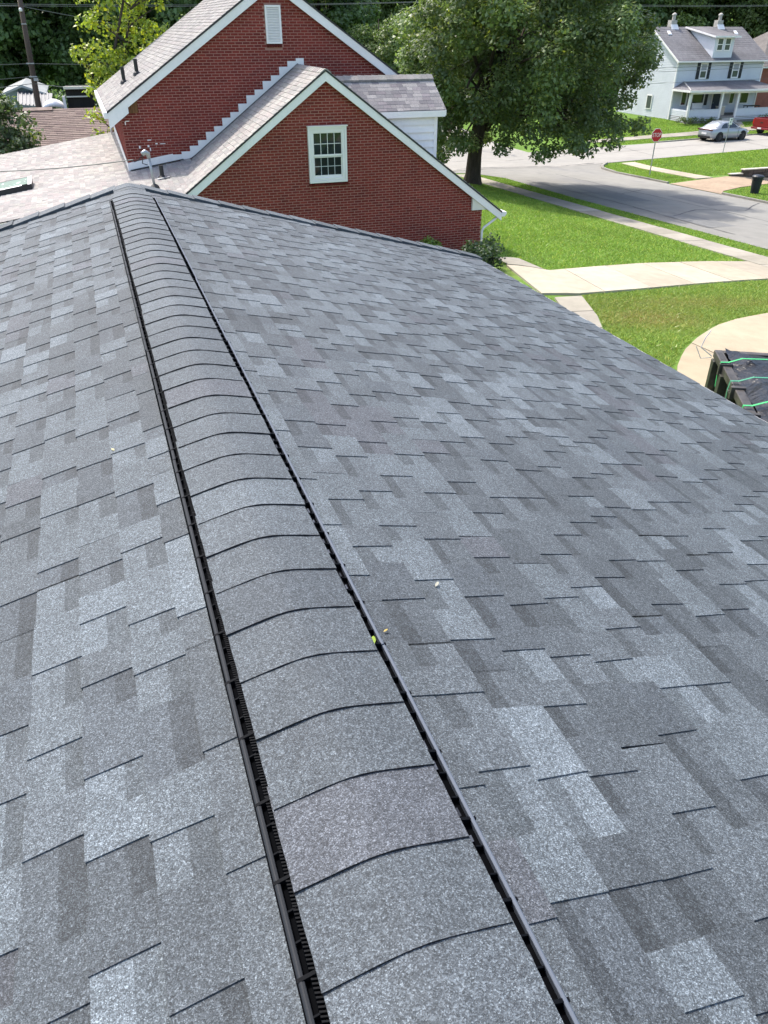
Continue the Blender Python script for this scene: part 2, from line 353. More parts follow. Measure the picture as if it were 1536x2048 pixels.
PAL = [((.086, .095, .105), 36), ((.105, .117, .129), 22), ((.118, .132, .146), 11), ((.066, .073, .081), 18), ((.082, .085, .096), 6), ((.072, .080, .090), 14)]
def pick():
    t = random.uniform(0, sum(w for _, w in PAL))
    for c, w in PAL:
        t -= w
        if t <= 0: break
    k = random.uniform(.90, 1.10) * .94; return (c[0] * k * .955, c[1] * k * 1.01, c[2] * k)
EXPO = .143
def shingle_shape(mb, T=None, length=1.0):
    """laminated shingle: a base strip with thicker uneven tabs; x along the course, y down the slope"""
    x = 0.0; tooth = random.random() < .5; segs = []
    while x < length - .03:
        w = random.uniform(.10, .235) if tooth else random.uniform(.085, .19)
        if length - x - w < .07: w = length - x
        segs.append((x, x + w, tooth)); x += w; tooth = not tooth
    def put(vs, fs, c):
        if T is not None: vs = [T @ Vector(v) for v in vs]
        mb.add(vs, fs, c)
    last = pick()
    put([(-.006, -.012, .0008), (length + .006, -.012, .0008), (length + .006, EXPO - .002, .0042), (-.006, EXPO - .002, .0042)], [(3, 2, 1, 0)], last)
    for a, b, t in segs:
        c = last if random.random() < .3 else pick(); last = c
        zt, zb = (.0055, .0096) if t else (.0016, .0060)
        sk = random.uniform(-.006, .006) if t else 0
        y0, y1 = -.012, EXPO + (random.uniform(0, .003) if t else -.0015)
        a2, b2 = (a + .0015, b - .0015) if t else (a - .004, b + .004)
        if t:
            vs = [(a2 + sk, y0, zt), (b2 - sk, y0, zt), (b2, y1, zb), (a2, y1, zb), (a2 + sk, y0, 0), (b2 - sk, y0, 0), (b2, y1, 0), (a2, y1, 0)]
            put(vs, [(3, 2, 1, 0), (2, 3, 7, 6), (0, 4, 7, 3), (1, 2, 6, 5)], c)
        else:
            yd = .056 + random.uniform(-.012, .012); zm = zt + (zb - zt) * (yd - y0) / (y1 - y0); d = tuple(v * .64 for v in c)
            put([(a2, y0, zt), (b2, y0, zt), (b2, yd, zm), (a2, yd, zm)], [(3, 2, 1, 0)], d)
            put([(a2, yd, zm), (b2, yd, zm), (b2, y1, zb), (a2, y1, zb), (b2, y1, 0), (a2, y1, 0)], [(3, 2, 1, 0), (2, 3, 5, 4)], c)
def slope_T(side, y, d):
    """frame on the roof slope: y along the ridge, d metres down from the ridge line"""
    u = Vector((0, -1 if side > 0 else 1, 0)); v = Vector((side * CS, 0, -SN)); n = Vector((side * SN, 0, CS))
    o = Vector((XR, y, ZR)) + v * d
    return Matrix(((u.x, v.x, n.x, o.x), (u.y, v.y, n.y, o.y), (u.z, v.z, n.z, o.z), (0, 0, 0, 1)))
variants = []
for _ in range(36):
    m_ = MB(); shingle_shape(m_); variants.append(m_.mesh('shingle', SH))
place = []
camv = Vector((0, 0, Z0))
for side, xe in ((1, XE), (-1, XW)):
    L = abs(xe - XR) / CS; n = int(math.ceil((L - .17) / EXPO))
    for i in range(n):
        d = L - (i + 1) * EXPO + .008                    # courses counted up from the eave
        off = (i * .155) % 1.0 + random.uniform(-.03, .03)
        for k in range(-1, 12):
            y = HY0 + k * 1.0 + off
            a, b = (y - 1.0, y) if side > 0 else (y, y + 1.0)
            if b < HY0 + .1 or a > HY1 - .05: continue
            lo, hi = max(a, HY0), min(b, HY1 - .02)
            cut = (hi - lo) < .995
            c = Vector((XR + side * d * CS, (lo + hi) / 2, ZR - d * SN)); dist = (c - camv).length
            if c.y < .25: dist += 50
            if side < 0 and c.x < -.28 - .17 * c.y: dist += 30   # out of the picture to the left
            place.append((dist, side, y, d, lo, hi, cut))
place.sort(key=lambda t: t[0])
rest = MB(); nobj = 0
for dist, side, y, d, lo, hi, cut in place:
    ys_ = hi if side > 0 else lo
    if not cut:
        if nobj < 300:
            o = link('shingle', random.choice(variants)); o.parent = bld; o.matrix_parent_inverse = bld.matrix_basis.inverted()
            o.matrix_basis = slope_T(side, y, d); nobj += 1
        else: shingle_shape(rest, slope_T(side, y, d))
    else:
        if hi - lo < .05: continue
        if nobj < 300 and dist < 20:
            m_ = MB(); shingle_shape(m_, None, hi - lo); o = m_.build('shingle', SH, bld); o.matrix_basis = slope_T(side, ys_, d); nobj += 1
        else: shingle_shape(rest, slope_T(side, ys_, d), hi - lo)
o = rest.build('shingle_field', SH, bld); o['kind'] = 'stuff'

# ridge vent: two black baffle rails with ribs, bent cap shingles over the top
vent = MB()
VH = .049
def cap_z(dx): return ZR + VH - S * math.sqrt(dx * dx + .055 ** 2)
def roof_z(dx): return ZR - S * abs(dx)
VY0, VY1 = -.9, 8.02
for s_ in (-1, 1):
    pts = [(XR + s_ * .02, cap_z(.02) - .016), (XR + s_ * .15, cap_z(.15) - .012), (XR + s_ * .15, roof_z(.15) + .014), (XR + s_ * .209, roof_z(.209) + .0125), (XR + s_ * .209, roof_z(.209) + .006), (XR + s_ * .02, roof_z(.02) + .006)]
    vent.prism([(x, VY0, z) for x, z in pts], (0, VY1 - VY0, 0))
vent_o = vent.build('ridge_vent', PLASTIC, bld, fix=True)
ribm, ribM = MB(), MB()
ribm.prism([(-.008, 0, .006), (.0205, 0, .008), (.0205, 0, .023), (-.008, 0, .027)], (0, .0035, 0))
ribM.prism([(-.016, 0, .006), (.0225, 0, .006), (.0225, 0, .028), (-.016, 0, .031)], (0, .007, 0))
ribm, ribM = ribm.mesh('rib', RIBM, fix=True), ribM.mesh('rib', RIBM, fix=True)
comb = MB()
for s_ in (-1, 1):
    y = VY0 + 1.22
    edges = [VY0, .2, 1.42, 2.64, 3.86, 5.08, 6.3, 7.52, VY1]
    for j in range(len(edges) - 1):
        y0, y1 = edges[j] + .0015, edges[j + 1] - .0015; jx = random.uniform(-.003, .003); d0 = (.207 if s_ > 0 else .195) + jx
        mb = MB(); hz = .031 if s_ > 0 else .028
        P = [(XR + s_ * d0, roof_z(d0) + .008), (XR + s_ * (d0 + (.007 if s_ > 0 else .0095)), roof_z(d0) + .006), (XR + s_ * (d0 + (.0085 if s_ > 0 else .011)), roof_z(d0) + hz - .003), (XR + s_ * (d0 + .006), roof_z(d0) + hz), (XR + s_ * (d0 - .001), roof_z(d0) + hz - .001)]
        if s_ < 0: P = P[::-1]
        mb.prism([(x, y0, z) for x, z in P], (0, y1 - y0, 0), (6.0, 6.1, 6.3) if s_ > 0 else (1, 1, 1)); mb.build('baffle', RAIL, vent_o, bevel=.0015, fix=True)  # right rail's colour lightened to paint the sheen along its lip
    n = int((VY1 - .1) / .062)
    for k in range(n):
        big = k % 3 == 0
        yk = .12 + k * .062 + random.uniform(-.003, .003)
        if k < 132:
            o = link('rib', ribM if big else ribm, vent_o)
            dmid = .191 if s_ > 0 else .180; o.matrix_basis = Matrix.Translation((XR + s_ * dmid, yk, roof_z(dmid))) @ Matrix.Rotation((math.pi if s_ < 0 else 0), 4, 'Z') @ Matrix.Rotation(.25, 4, 'Y')
        for q in range(8):                                # fine comb of the filter under the caps
            yy = yk + .00775 * q; comb.obox((XR + s_ * .168, yy, roof_z(.168) + .013), (s_ * .017, .006, -.004), (0, .0034, 0), (0, 0, .016))
        if s_ > 0 and random.random() < .75:              # pale chips paint the light seen through the vent holes
            comb.box(XR + .180, XR + .194, yk + .018, yk + random.uniform(.030, .046), roof_z(.18) + .0145, roof_z(.18) + .016, (random.choice((5, 9, 14)),) * 3)
COMB = mat('vent_comb', (.005, .0056, .007), rough=.6, spec=.05, attr=True)
comb.build('filter_comb', COMB, vent_o, fix=True)

def cap_mesh(length=.25, wx=.177):
    m_ = MB(); ds = [-wx, -.13, -.095, -.07, -.05, -.03, -.012, .012, .03, .05, .07, .095, .13, wx]; c = pick()
    while c[0] > .092 or c[0] < .062: c = pick()
    k = random.uniform(.95, 1.05); c = tuple(v * k for v in c)
    vs = []; NY = 4
    for j in range(NY + 1):
        t = j / NY; y = t * length; lift = .0065 * (1 - t)
        for d in ds:
            w = 1 + .004 * math.sin(9 * t + d * 20)
            vs.append((d * w, y, VH - S * math.sqrt(d * d + .055 ** 2) + lift + .0006 * math.sin(d * 60 + 5 * t)))
    n = len(ds); fs = [(j * n + i, j * n + i + 1, (j + 1) * n + i + 1, (j + 1) * n + i) for j in range(NY) for i in range(n - 1)]
    m_.add(vs, fs, c)
    bt = [(d, 0, VH - S * math.sqrt(d * d + .055 ** 2) + z) for z in (.0065, .0012) for d in ds]
    m_.add(bt, [(n + i, n + i + 1, i + 1, i) for i in range(n - 1)], (.018, .018, .02))       # cut edge, near black to paint the shadow line at the butt
    for e, sg in ((0, 1), (n - 1, -1)):
        sv = [vs[j * n + e] for j in range(NY + 1)]; low = [(p[0], p[1], p[2] - .006) for p in sv]
        m_.add(sv + low, [((j, j + 1, NY + 2 + j, NY + 1 + j) if sg < 0 else (NY + 1 + j, NY + 2 + j, j + 1, j)) for j in range(NY)], (.02, .02, .022))
    return m_.mesh('ridge_cap', SH, smooth=False)
capm = [cap_mesh() for _ in range(12)]
y = .628 - .186 * 8; i = 0
while y < 8.02:
    o = link('ridge_cap', capm[i % 12], bld); o.matrix_basis = Matrix.Translation((XR + random.uniform(-.003, .003), y + random.uniform(-.004, .004), ZR + .0006 * (i % 2))) @ Matrix.Rotation(R(random.uniform(-.5, .5)), 4, 'Z') @ Matrix.Rotation(R(random.uniform(-.25, .25)), 4, 'Y'); i += 1; y += .186
for y in (8.06, 8.20, 8.34):                              # closed ridge at the gable end
    m_ = MB(); ds = [-.15, -.08, -.04, -.015, .015, .04, .08, .15]; n = len(ds); c = pick()
    vs = [(XR + d, y + dy, ZR + .03 + (0 if dy else .005) - S * math.sqrt(d * d + .02 ** 2)) for dy in (0, .24) for d in ds]
    lo = [(x, yy, z - .012) for x, yy, z in vs[:n]]
    m_.add(vs + lo, [(i, i + 1, n + i + 1, n + i) for i in range(n - 1)] + [(2 * n + i, 2 * n + i + 1, i + 1, i) for i in range(n - 1)], c); m_.build('ridge_cap', SH, bld)
# shingle strip along the far gable edge
rk = []
for _ in range(6):
    m_ = MB(); c = pick()
    while c[0] > .10: c = pick()
    m_.add([(0, 0, .034), (.30, 0, .022), (.30, .20, .022), (0, .20, .034), (0, 0, .006), (.30, 0, .004), (0, .20, .006), (.30, .2, .0)],
           [(0, 1, 2, 3), (4, 5, 1, 0), (0, 3, 6, 4), (3, 2, 7, 6)], tuple(v * 1.1 for v in c)); rk.append(m_.mesh('rake_shingle', SH))
for side, xe in ((1, XE), (-1, XW)):
    L = abs(xe - XR) / CS; d = .12
    while d < L - .02:
        T = slope_T(side, HY1, d); v = T.col[1].to_3d(); nn = T.col[2].to_3d(); w = Vector((0, 1, 0))
        o = link('rake_shingle', random.choice(rk), bld)
        b_ = Vector((XR + side * d * CS, HY1 - .18 + random.uniform(-.006, .006), ZR - d * SN))
        o.matrix_basis = Matrix(((v.x, w.x * 1, nn.x, b_.x), (v.y, w.y, nn.y, b_.y), (v.z, w.z, nn.z, b_.z), (0, 0, 0, 1))); d += .26
mb = MB(); ze = ZR - S * (XE - XR)
mb.box(XE - .01, XE + .022, HY0, HY1, ze - .07, ze - .003); mb.box(XE + .018, XE + .05, HY0, HY1, ze - .15, ze - .07); mb.build('gutter', WHITE, bld)
mb = MB(); zw = ZR - S * (XR - XW); mb.box(XW - .13, XW + .01, HY0, HY1, zw - .13, zw - .012); mb.build('gutter', WHITE, bld)
mb = MB()
for side, xe in ((1, XE), (-1, XW)):
    zz = ZR - S * abs(xe - XR); mb.prism([(XR, HY1 - .01, ZR - .02), (xe, HY1 - .01, zz - .02), (xe, HY1 - .01, zz - .16), (XR, HY1 - .01, ZR - .16)], (0, .025, 0))
mb.build('rake_board', WHITE, bld, fix=True)

# small leaves and twigs lying about on the roof
def leaf_on(x, y, sz, c, label, lift=.02, rot=0):
    dx = abs(x - XR); z = (roof_z(dx) + lift)
    m_ = MB(); s = sz; pr = [(-1, 0), (-.5, .35), (.1, .42), (.7, .2), (1, 0), (.7, -.2), (.1, -.42), (-.5, -.35)]
    ca, sa = math.cos(rot), math.sin(rot)
    top = [((px * ca - py * sa) * s, (px * sa + py * ca) * s, .3 * s * abs(py) * 1.6 + .08 * s * px) for px, py in pr]
    m_.prism([(a, b, c_ - .0008) for a, b, c_ in top], (0, 0, .0008), c)
    o = m_.build('fallen_leaf', LEAF, None, fix=True); o.location = (x, y, z); tag(o, label, 'leaf')
leaf_on(XR + .185, 1.435, .020, (.30, .42, .03), 'small yellow-green leaf caught in the black ridge vent', .03, 1.1)
leaf_on(XR + .245, 1.50, .008, (.5, .38, .1), 'tiny tan leaf scrap on grey shingles beside the vent', .012, .4)
leaf_on(XR - .42, 2.95, .013, (.55, .5, .3), 'pale dry leaf scrap on the left grey roof slope', .012, 2)
leaf_on(.78, 1.72, .012, (.45, .43, .36), 'pale curled twig scrap on the right grey roof slope', .012, .8)

# ------------------------------------------------------------------ pale shingled roofs of the brick house
def tab_field(mb, o, u, v, n, W, L, pal, expo=.14, tw=(.14, .30), t=.014, inside=None):
    """courses of overlapping tabs on a roof plane; u along the courses, v down the slope"""
    o = Vector(o); u = Vector(u).normalized(); v = Vector(v).normalized(); n = Vector(n).normalized()
    rows = int(L / expo)
    for i in range(rows + 1):
        d0, d1 = i * expo, min((i + 1) * expo, L)
        if d1 - d0 < .02: continue
        x = -random.uniform(0, .2)
        while x < W:
            w = random.uniform(*tw); a, b = max(0, x), min(W, x + w); x += w
            if b - a < .02: continue
            if inside and not inside((a + b) / 2, (d0 + d1) / 2): continue
            c = random.choice(pal); k = random.uniform(.93, 1.07); c = tuple(q * k for q in c); h = t * random.uniform(.6, 1.15)
            dd = d1 + random.uniform(-.006, .004)
            vs = [o + u * (a + .002) + v * (d0 - .01) + n * .002, o + u * (b - .002) + v * (d0 - .01) + n * .002, o + u * (b - .002) + v * dd + n * h, o + u * (a + .002) + v * dd + n * h,
                  o + u * (a + .002) + v * dd, o + u * (b - .002) + v * dd]
            fl = u.cross(v).dot(n) > 0
            mb.add(vs, [(0, 1, 2, 3), (3, 2, 5, 4), (0, 3, 4), (1, 5, 2)] if fl else [(3, 2, 1, 0), (4, 5, 2, 3), (4, 3, 0), (2, 5, 1)], c)
PINK = [(c[0] * .66, c[1] * .675, c[2] * .68) for c in [(.44, .395, .365), (.51, .455, .415), (.375, .34, .325), (.57, .525, .475), (.43, .36, .34), (.36, .345, .325), (.50, .48, .42)]]
PINK = [tuple(.55 * v + .45 * m for v, m in zip(c, (.296, .278, .260))) for c in PINK]
GREYP = [tuple(v * .74 for v in c) for c in [(.33, .315, .30), (.37, .35, .33), (.30, .285, .28), (.40, .385, .36), (.34, .31, .30)]]
DORM = [(.19, .18, .18), (.23, .215, .21), (.16, .15, .155), (.27, .255, .245), (.20, .18, .185)]

hs = empty('brick_house', (5.8, 24, 0), 'red brick house with two white trimmed gables and pale mottled shingle roofs', 'house')
SY, BY = 21.2, 24.0                                   # planes of the small and the big gable
# apexes and slopes of the roofs (top line)
AX, AZ, SP = 5.86, -.92 + Z0, .706
BX, BZ, BP = 5.285, 1.12 + Z0, .65
def small_z(x): return AZ - SP * abs(x - AX)
def big_z(x): return BZ - BP * abs(x - BX)
def low_p(x, y): return -3.43 + Z0 + .15 * (x - .85) + .04 * (y - 24)
def low_z(x, y): return low_p(x, y) - .095 * min(1, max(0, (x + .6) / 2.6)) * max(0, 24 - y)

mb = MB()
mb.prism([(1.3, SY, -1.2), (10.48, SY, -1.2), (10.48, SY, small_z(10.48) - .05), (AX, SY, AZ - .08), (2.3, SY, small_z(2.3) - .05), (1.3, SY, 1.5)], (0, .25, 0))
mb.box(10.28, 10.48, SY + .25, BY, -1.2, small_z(10.48) - .1)
mb.prism([(.93, BY, -1.2), (9.64, BY, -1.2), (9.64, BY, big_z(9.64) - .1), (BX, BY, BZ - .1), (.93, BY, big_z(.93) - .1)], (0, .25, 0))
mb.box(.93, 1.15, BY + .25, 32.3, -1.2, big_z(.93) - .1); mb.box(9.42, 9.64, BY + .25, 32.3, -1.2, big_z(.93) - .1)
mb.prism([(.93, 32.3, -1.2), (9.64, 32.3, -1.2), (9.64, 32.3, big_z(9.64) - .1), (BX, 32.3, BZ - .1), (.93, 32.3, big_z(.93) - .1)], (0, .2, 0))
mb.build('wall', MORTAR, hs, fix=True)

BL, BH, BJ = .192, .0558, .0114
def brick_col():
    k = random.uniform(.85, 1.15); b = random.choice([(.21, .036, .027), (.195, .034, .026), (.225, .040, .030), (.18, .034, .028)])
    return tuple(v * k * .88 for v in b)
def brick_shape(mb, x, y, z, l=BL, h=BH, d=.0035, c=None, ax='x'):
    c = c or brick_col(); d = d * random.uniform(.5, 1.5)
    if ax == 'x':
        vs = [(x, y + .01, z), (x + l, y + .01, z), (x + l, y + .01, z + h), (x, y + .01, z + h), (x + .002, y - d, z + .002), (x + l - .002, y - d, z + .002), (x + l - .002, y - d, z + h - .002), (x + .002, y - d, z + h - .002)]
        mb.add(vs, [(4, 5, 6, 7), (0, 1, 5, 4), (1, 2, 6, 5), (2, 3, 7, 6), (3, 0, 4, 7)], c)
    else:
        vs = [(x + .01, y + l, z), (x + .01, y, z), (x + .01, y, z + h), (x + .01, y + l, z + h), (x - d, y + l, z), (x - d, y, z), (x - d, y, z + h), (x - d, y + l, z + h)]
        mb.add(vs, [(4, 5, 6, 7), (0, 1, 5, 4), (1, 2, 6, 5), (2, 3, 7, 6), (3, 0, 4, 7)], c)
bvar = []
for _ in range(14):
    m_ = MB(); brick_shape(m_, 0, 0, 0); bvar.append(m_.mesh('brick', BRICK))
WIN = (5.345, 6.385, -3.55 + Z0, -2.19 + Z0); VEN = (5.04, 5.47, -.43 + Z0, .45 + Z0)
spots = []; rest = MB()
zz = -.3; r = 0
while zz < AZ:
    x = 1.3 - (r % 2) * (BL + BJ) / 2
    while x < 10.48:
        a, b = max(x, 1.305), min(x + BL, 10.478); xm = (a + b) / 2; x += BL + BJ
        if b - a < .03 or zz + BH > small_z(a if a < AX else b) + .02 and zz + BH / 2 > small_z(xm) - .10: continue
        if zz + BH > WIN[2] - .10 and zz < WIN[3] and b > WIN[0] and a < WIN[1]:
            if a < WIN[0] - .06: b = WIN[0] - .008
            elif b > WIN[1] + .06: a = WIN[1] + .008
            else: continue
        if b - a > BL - .002: spots.append((a, zz))
        else: brick_shape(rest, a, SY, zz, b - a)
    zz += BH + BJ; r += 1
def seen(p):                                          # what the grey roof leaves in view, nearest to the window first
    x, z = p; hid = Z0 - 2.9 - (x - 2.4) * .42
    return (0 if z > hid else 5) + math.hypot((x - 6.2) / 1.5, z - 2.75)
spots.sort(key=seen)
for i, (x, z) in enumerate(spots):
    if i < 300:
        o = link('brick', random.choice(bvar), hs); o.matrix_basis = Matrix.Translation((x, SY, z))
    else: brick_shape(rest, x, SY, z)
zz = 1.9; r = 0
while zz < BZ:
    x = .93 - (r % 2) * (BL + BJ) / 2
    while x < 9.64:
        a, b = max(x, .932), min(x + BL, 9.638); xm = (a + b) / 2; x += BL + BJ
        if b - a < .03 or zz + BH / 2 > big_z(xm) - .10: continue
        if 3.2 < xm < 8.6 and zz < small_z(xm) - .25: continue
        if zz + BH > VEN[2] - .09 and zz < VEN[3] and b > VEN[0] and a < VEN[1]:
            if a < VEN[0] - .06: b = VEN[0] - .008
            elif b > VEN[1] + .06: a = VEN[1] + .008
            else: continue
        brick_shape(rest, a, BY, zz, b - a)
    y = BY + .01 + (r % 2) * (BL + BJ) / 2
    while y < 32 and zz < big_z(.93) - .2:
        brick_shape(rest, .93, y, zz, ax='y'); y += BL + BJ
    zz += BH + BJ; r += 1
o = rest.build('brickwork', BRICK, hs); o['kind'] = 'stuff'

# roofs: slabs with real courses on top
mb = MB(); RT = .05
def slab(mb, x0, z0, x1, z1, y0, y1, t=RT): mb.prism([(x0, y0, z0 - .004), (x1, y0, z1 - .004), (x1, y0, z1 - t), (x0, y0, z0 - t)], (0, y1 - y0, 0))
slab(mb, AX, AZ, 1.9, small_z(1.9), SY - .14, BY); slab(mb, AX, AZ, 11.08, small_z(11.08), SY - .14, BY)
slab(mb, BX, BZ, .58, big_z(.58), BY - .16, 32.6); slab(mb, BX, BZ, 10.0, big_z(10.0), BY - .16, 32.6)
mb.prism([(-5.5, SY + .021, low_p(-5.5, SY) - .3), (2.1, SY + .02, low_p(2.1, SY) - .3), (2.6, 31, low_p(2.6, 31) - .3), (-5.5, 31, low_p(-5.5, 31) - .3)], (0, 0, -.08))
mb.prism([(-.6, 20.2, low_p(-.6, 20.2) - .42), (1.9, 20.2, low_p(1.9, 20.2) - .42), (1.9, SY + .018, low_p(1.9, SY) - .42), (-.6, SY + .018, low_p(-.6, SY) - .42)], (0, 0, -.08))
mb.build('roof', UNDER, hs, fix=True)
tf = MB()
n_l = Vector((-SP, 0, 1)); n_r = Vector((SP, 0, 1)); hyp = math.hypot(1, SP)
tab_field(tf, (AX, SY - .14, AZ), (0, 1, 0), (-1, 0, -SP), n_l, BY - SY + .14, (AX - 1.93) * hyp, PINK)
tab_field(tf, (AX, SY - .14, AZ), (0, 1, 0), (1, 0, -SP), n_r, BY - SY + .14, (11.08 - AX) * hyp, PINK)
hb = math.hypot(1, BP)
tab_field(tf, (BX, BY - .16, BZ), (0, 1, 0), (-1, 0, -BP), (-BP, 0, 1), 32.6 - BY + .16, (BX - .58) * hb, GREYP)
lv = Vector((-1, 0, -.15)).normalized(); lu = Vector((0, 1, .04)).normalized(); ln = Vector((-.15, -.04, 1)).normalized()
def low_in(a, d):
    x = 2.6 - d * .989; y = SY + .02 + a
    return not (x > .9 and y > BY + .02)
lf = MB(); tab_field(lf, (2.6, SY + .02, low_p(2.6, SY)), lu, lv, ln, 9.78, 8.1 * 1.011, PINK, inside=low_in)
tab_field(lf, (2.02, 20.2, low_p(2.02, 20.2)), lu, lv, ln, 1.03, 2.6 * 1.011, PINK)
lf.v = [(x, y, z + low_z(x, y) - low_p(x, y)) for x, y, z in lf.v]
tf.add(lf.v, lf.f); tf.c[-len(lf.c):] = lf.c
o = tf.build('roof_shingles', PALE_SH, hs); o['kind'] = 'stuff'
# ridge caps of the small gable
for k in range(14):
    m_ = MB(); y = SY - .15 + k * .21; c = random.choice(PINK); n = 5; ds = [-.14, -.05, 0, .05, .14]
    vs = [(AX + d, y + dy, AZ + .02 + (.012 if not dy else 0) - SP * math.sqrt(d * d + .0006)) for dy in (0, .24) for d in ds]
    m_.add(vs + [(x, yy, z - .03) for x, yy, z in vs], [(i, i + 1, n + i + 1, n + i) for i in range(n - 1)] + [(2 * n + i, 2 * n + i + 1, i + 1, i) for i in range(n - 1)] + [(0, n, 3 * n, 2 * n), (n - 1, 2 * n + n - 1, 3 * n + n - 1, 2 * n - 1)], c)
    m_.build('ridge_cap', PALE_SH, hs)

# white rake boards, fascias, gutters
def rake(x0, z0, x1, z1, y, w, th=.045, m=WHITE, cut=True, name='rake_board'):
    mb = MB(); e = .0
    mb.prism([(x0, y, z0 - .03), (x1, y, z1 - .03), (x1, y, z1 - w), (x0, y, z0 - w)], (0, th, 0)); mb.build(name, m, hs, bevel=.006, fix=True)
rake(AX, AZ - .012, 1.95, small_z(1.95) - .012, SY - .125, .25); rake(AX, AZ - .012, 11.08, small_z(11.08) - .012, SY - .127, .25)
rake(BX, BZ - .012, .60, big_z(.60) - .012, BY - .145, .27); rake(BX, BZ - .012, 9.98, big_z(9.98) - .012, BY - .147, .27)
mb = MB(); mb.prism([(.60, BY - .15, big_z(.6) - .26), (.60, BY - .15, big_z(.6) - .42), (1.14, BY - .15, big_z(.6) - .06), (1.14, BY - .15, big_z(1.14) - .24)], (0, .04, 0)); mb.build('rake_end', WHITE, hs, fix=True)
mb = MB(); mb.box(.49, .60, BY - .16, 32.6, big_z(.58) - .17, big_z(.58) - .015); mb.build('gutter', WHITE, hs, bevel=.01)
mb = MB(); mb.box(.60, .93, BY - .1, 32.5, big_z(.58) - .19, big_z(.58) - .16); mb.build('soffit', WHITE, hs)
mb = MB(); gx, gz = 11.06, small_z(11.06)
mb.prism([(gx, SY - .14, gz - .02), (gx + .16, SY - .14, gz - .03), (gx + .17, SY - .14, gz - .09), (gx + .12, SY - .14, gz - .16), (gx, SY - .14, gz - .16)], (0, 3.1, 0)); mb.build('gutter', WHITE, hs, bevel=.006, fix=True)
mb = MB(); mb.prism([(10.13, SY - .085, -3.95 + Z0), (10.13, SY - .085, -4.53 + Z0), (10.60, SY - .085, -4.53 + Z0), (10.66, SY - .085, -4.40 + Z0)], (0, .085, 0)); mb.build('eave_return', CREAM, hs, fix=True)
mb = MB(); mb.tube([(11.0, SY - .0, gz - .18), (10.93, SY, gz - .24), (10.58, SY + .02, gz - .47), (10.535, SY + .02, gz - .56), (10.535, SY + .02, -.9)], .035, 8); mb.build('downspout', WHITE, hs, smooth=True, fix=True)
mb = MB(); mb.tube([(.84, 32.2, big_z(.6) - .2), (.84, 32.2, -1)], .045, 8); mb.build('downspout', WHITE, hs, fix=True)
mb = MB(); mb.box(-5.5, -.6, SY - .03, SY + .015, low_z(-5.5, SY) - .3, low_z(-5.5, SY) - .2)
mb.prism([(-5.5, SY - .02, low_z(-5.5, SY) - .02), (-.6, SY - .02, low_z(-.6, SY) - .02), (-.6, SY - .02, low_z(-.6, SY) - .34), (-5.5, SY - .02, low_z(-5.5, SY) - .34)], (0, .03, 0)); mb.build('fascia', CREAM, hs, fix=True)
mb = MB(); x0 = -1.95; mb.prism([(x0, SY - .16, low_z(x0, SY) + .0), (x0 + .62, SY - .16, low_z(x0 + .62, SY) - .03), (x0 + .5, SY - .16, low_z(x0, SY) - .13), (x0 + .1, SY - .16, low_z(x0, SY) - .13)], (0, .12, 0)); mb.build('downspout_elbow', WHITE, hs, bevel=.01, fix=True)  # white downspout elbow at the low roof's front edge
mb = MB(); mb.box(-5.2, -5.0, SY + .3, 30.6, -1, low_z(-5.2, 24) - .1); mb.box(-5.0, 1.3, SY + .3, SY + .5, -1, low_z(-5.2, SY) - .08); mb.box(-5.0, .93, 30.4, 30.6, -1, low_z(-5.2, 30.4) - .12); mb.build('wing_wall', BRICK if False else MORTAR, hs)
# stepped white flashing against the big gable
step = .245; x = 2.15
zr = lambda q: max(small_z(q), low_z(q, BY))
while x < 6.05:
    xb = min(x + step, 6.05); top = min(zr(min(xb, AX)) + .15, AZ + .17); mb = MB(); top = math.floor(top / .0672) * .0672 + .02
    mb.prism([(x, BY - .022, zr(x) + .0), (xb, BY - .022, zr(xb) + .0), (xb, BY - .022, top), (x, BY - .022, top)], (0, .012, 0)); mb.build('flashing', WHITE, hs, fix=True); x = xb
for xa, xb in ((.90, 1.35), (1.35, 1.75), (1.75, 2.15)):
    mb = MB(); mb.prism([(xa, BY - .022, low_z(xa, BY) - .0), (xb, BY - .022, low_z(xb, BY)), (xb, BY - .022, low_z(xb, BY) + .20), (xa, BY - .022, low_z(xa, BY) + .20)], (0, .012, 0)); mb.build('flashing', WHITE, hs, fix=True)
mb = MB(); mb.prism([(.908, BY - .02, low_z(.9, BY)), (.908, 30.9, low_z(.9, 30.9)), (.908, 30.9, low_z(.9, 30.9) + .34), (.908, BY - .02, low_z(.9, BY) + .2)], (-.012, 0, 0)); mb.build('flashing', WHITE, hs, fix=True)
mb = MB()
mb.prism([(2.42, BY - .13, small_z(2.42) + .016), (AX, BY - .13, AZ + .016), (AX, BY - .024, AZ + .016), (2.42, BY - .024, small_z(2.42) + .016)], (0, 0, .004))
mb.prism([(.95, BY - .13, low_z(.95, BY) + .016), (2.42, BY - .13, low_z(2.42, BY) + .018), (2.42, BY - .024, low_z(2.42, BY) + .018), (.95, BY - .024, low_z(.95, BY) + .016)], (0, 0, .004)); mb.build('roof_flashing', DARKM, hs, fix=True)

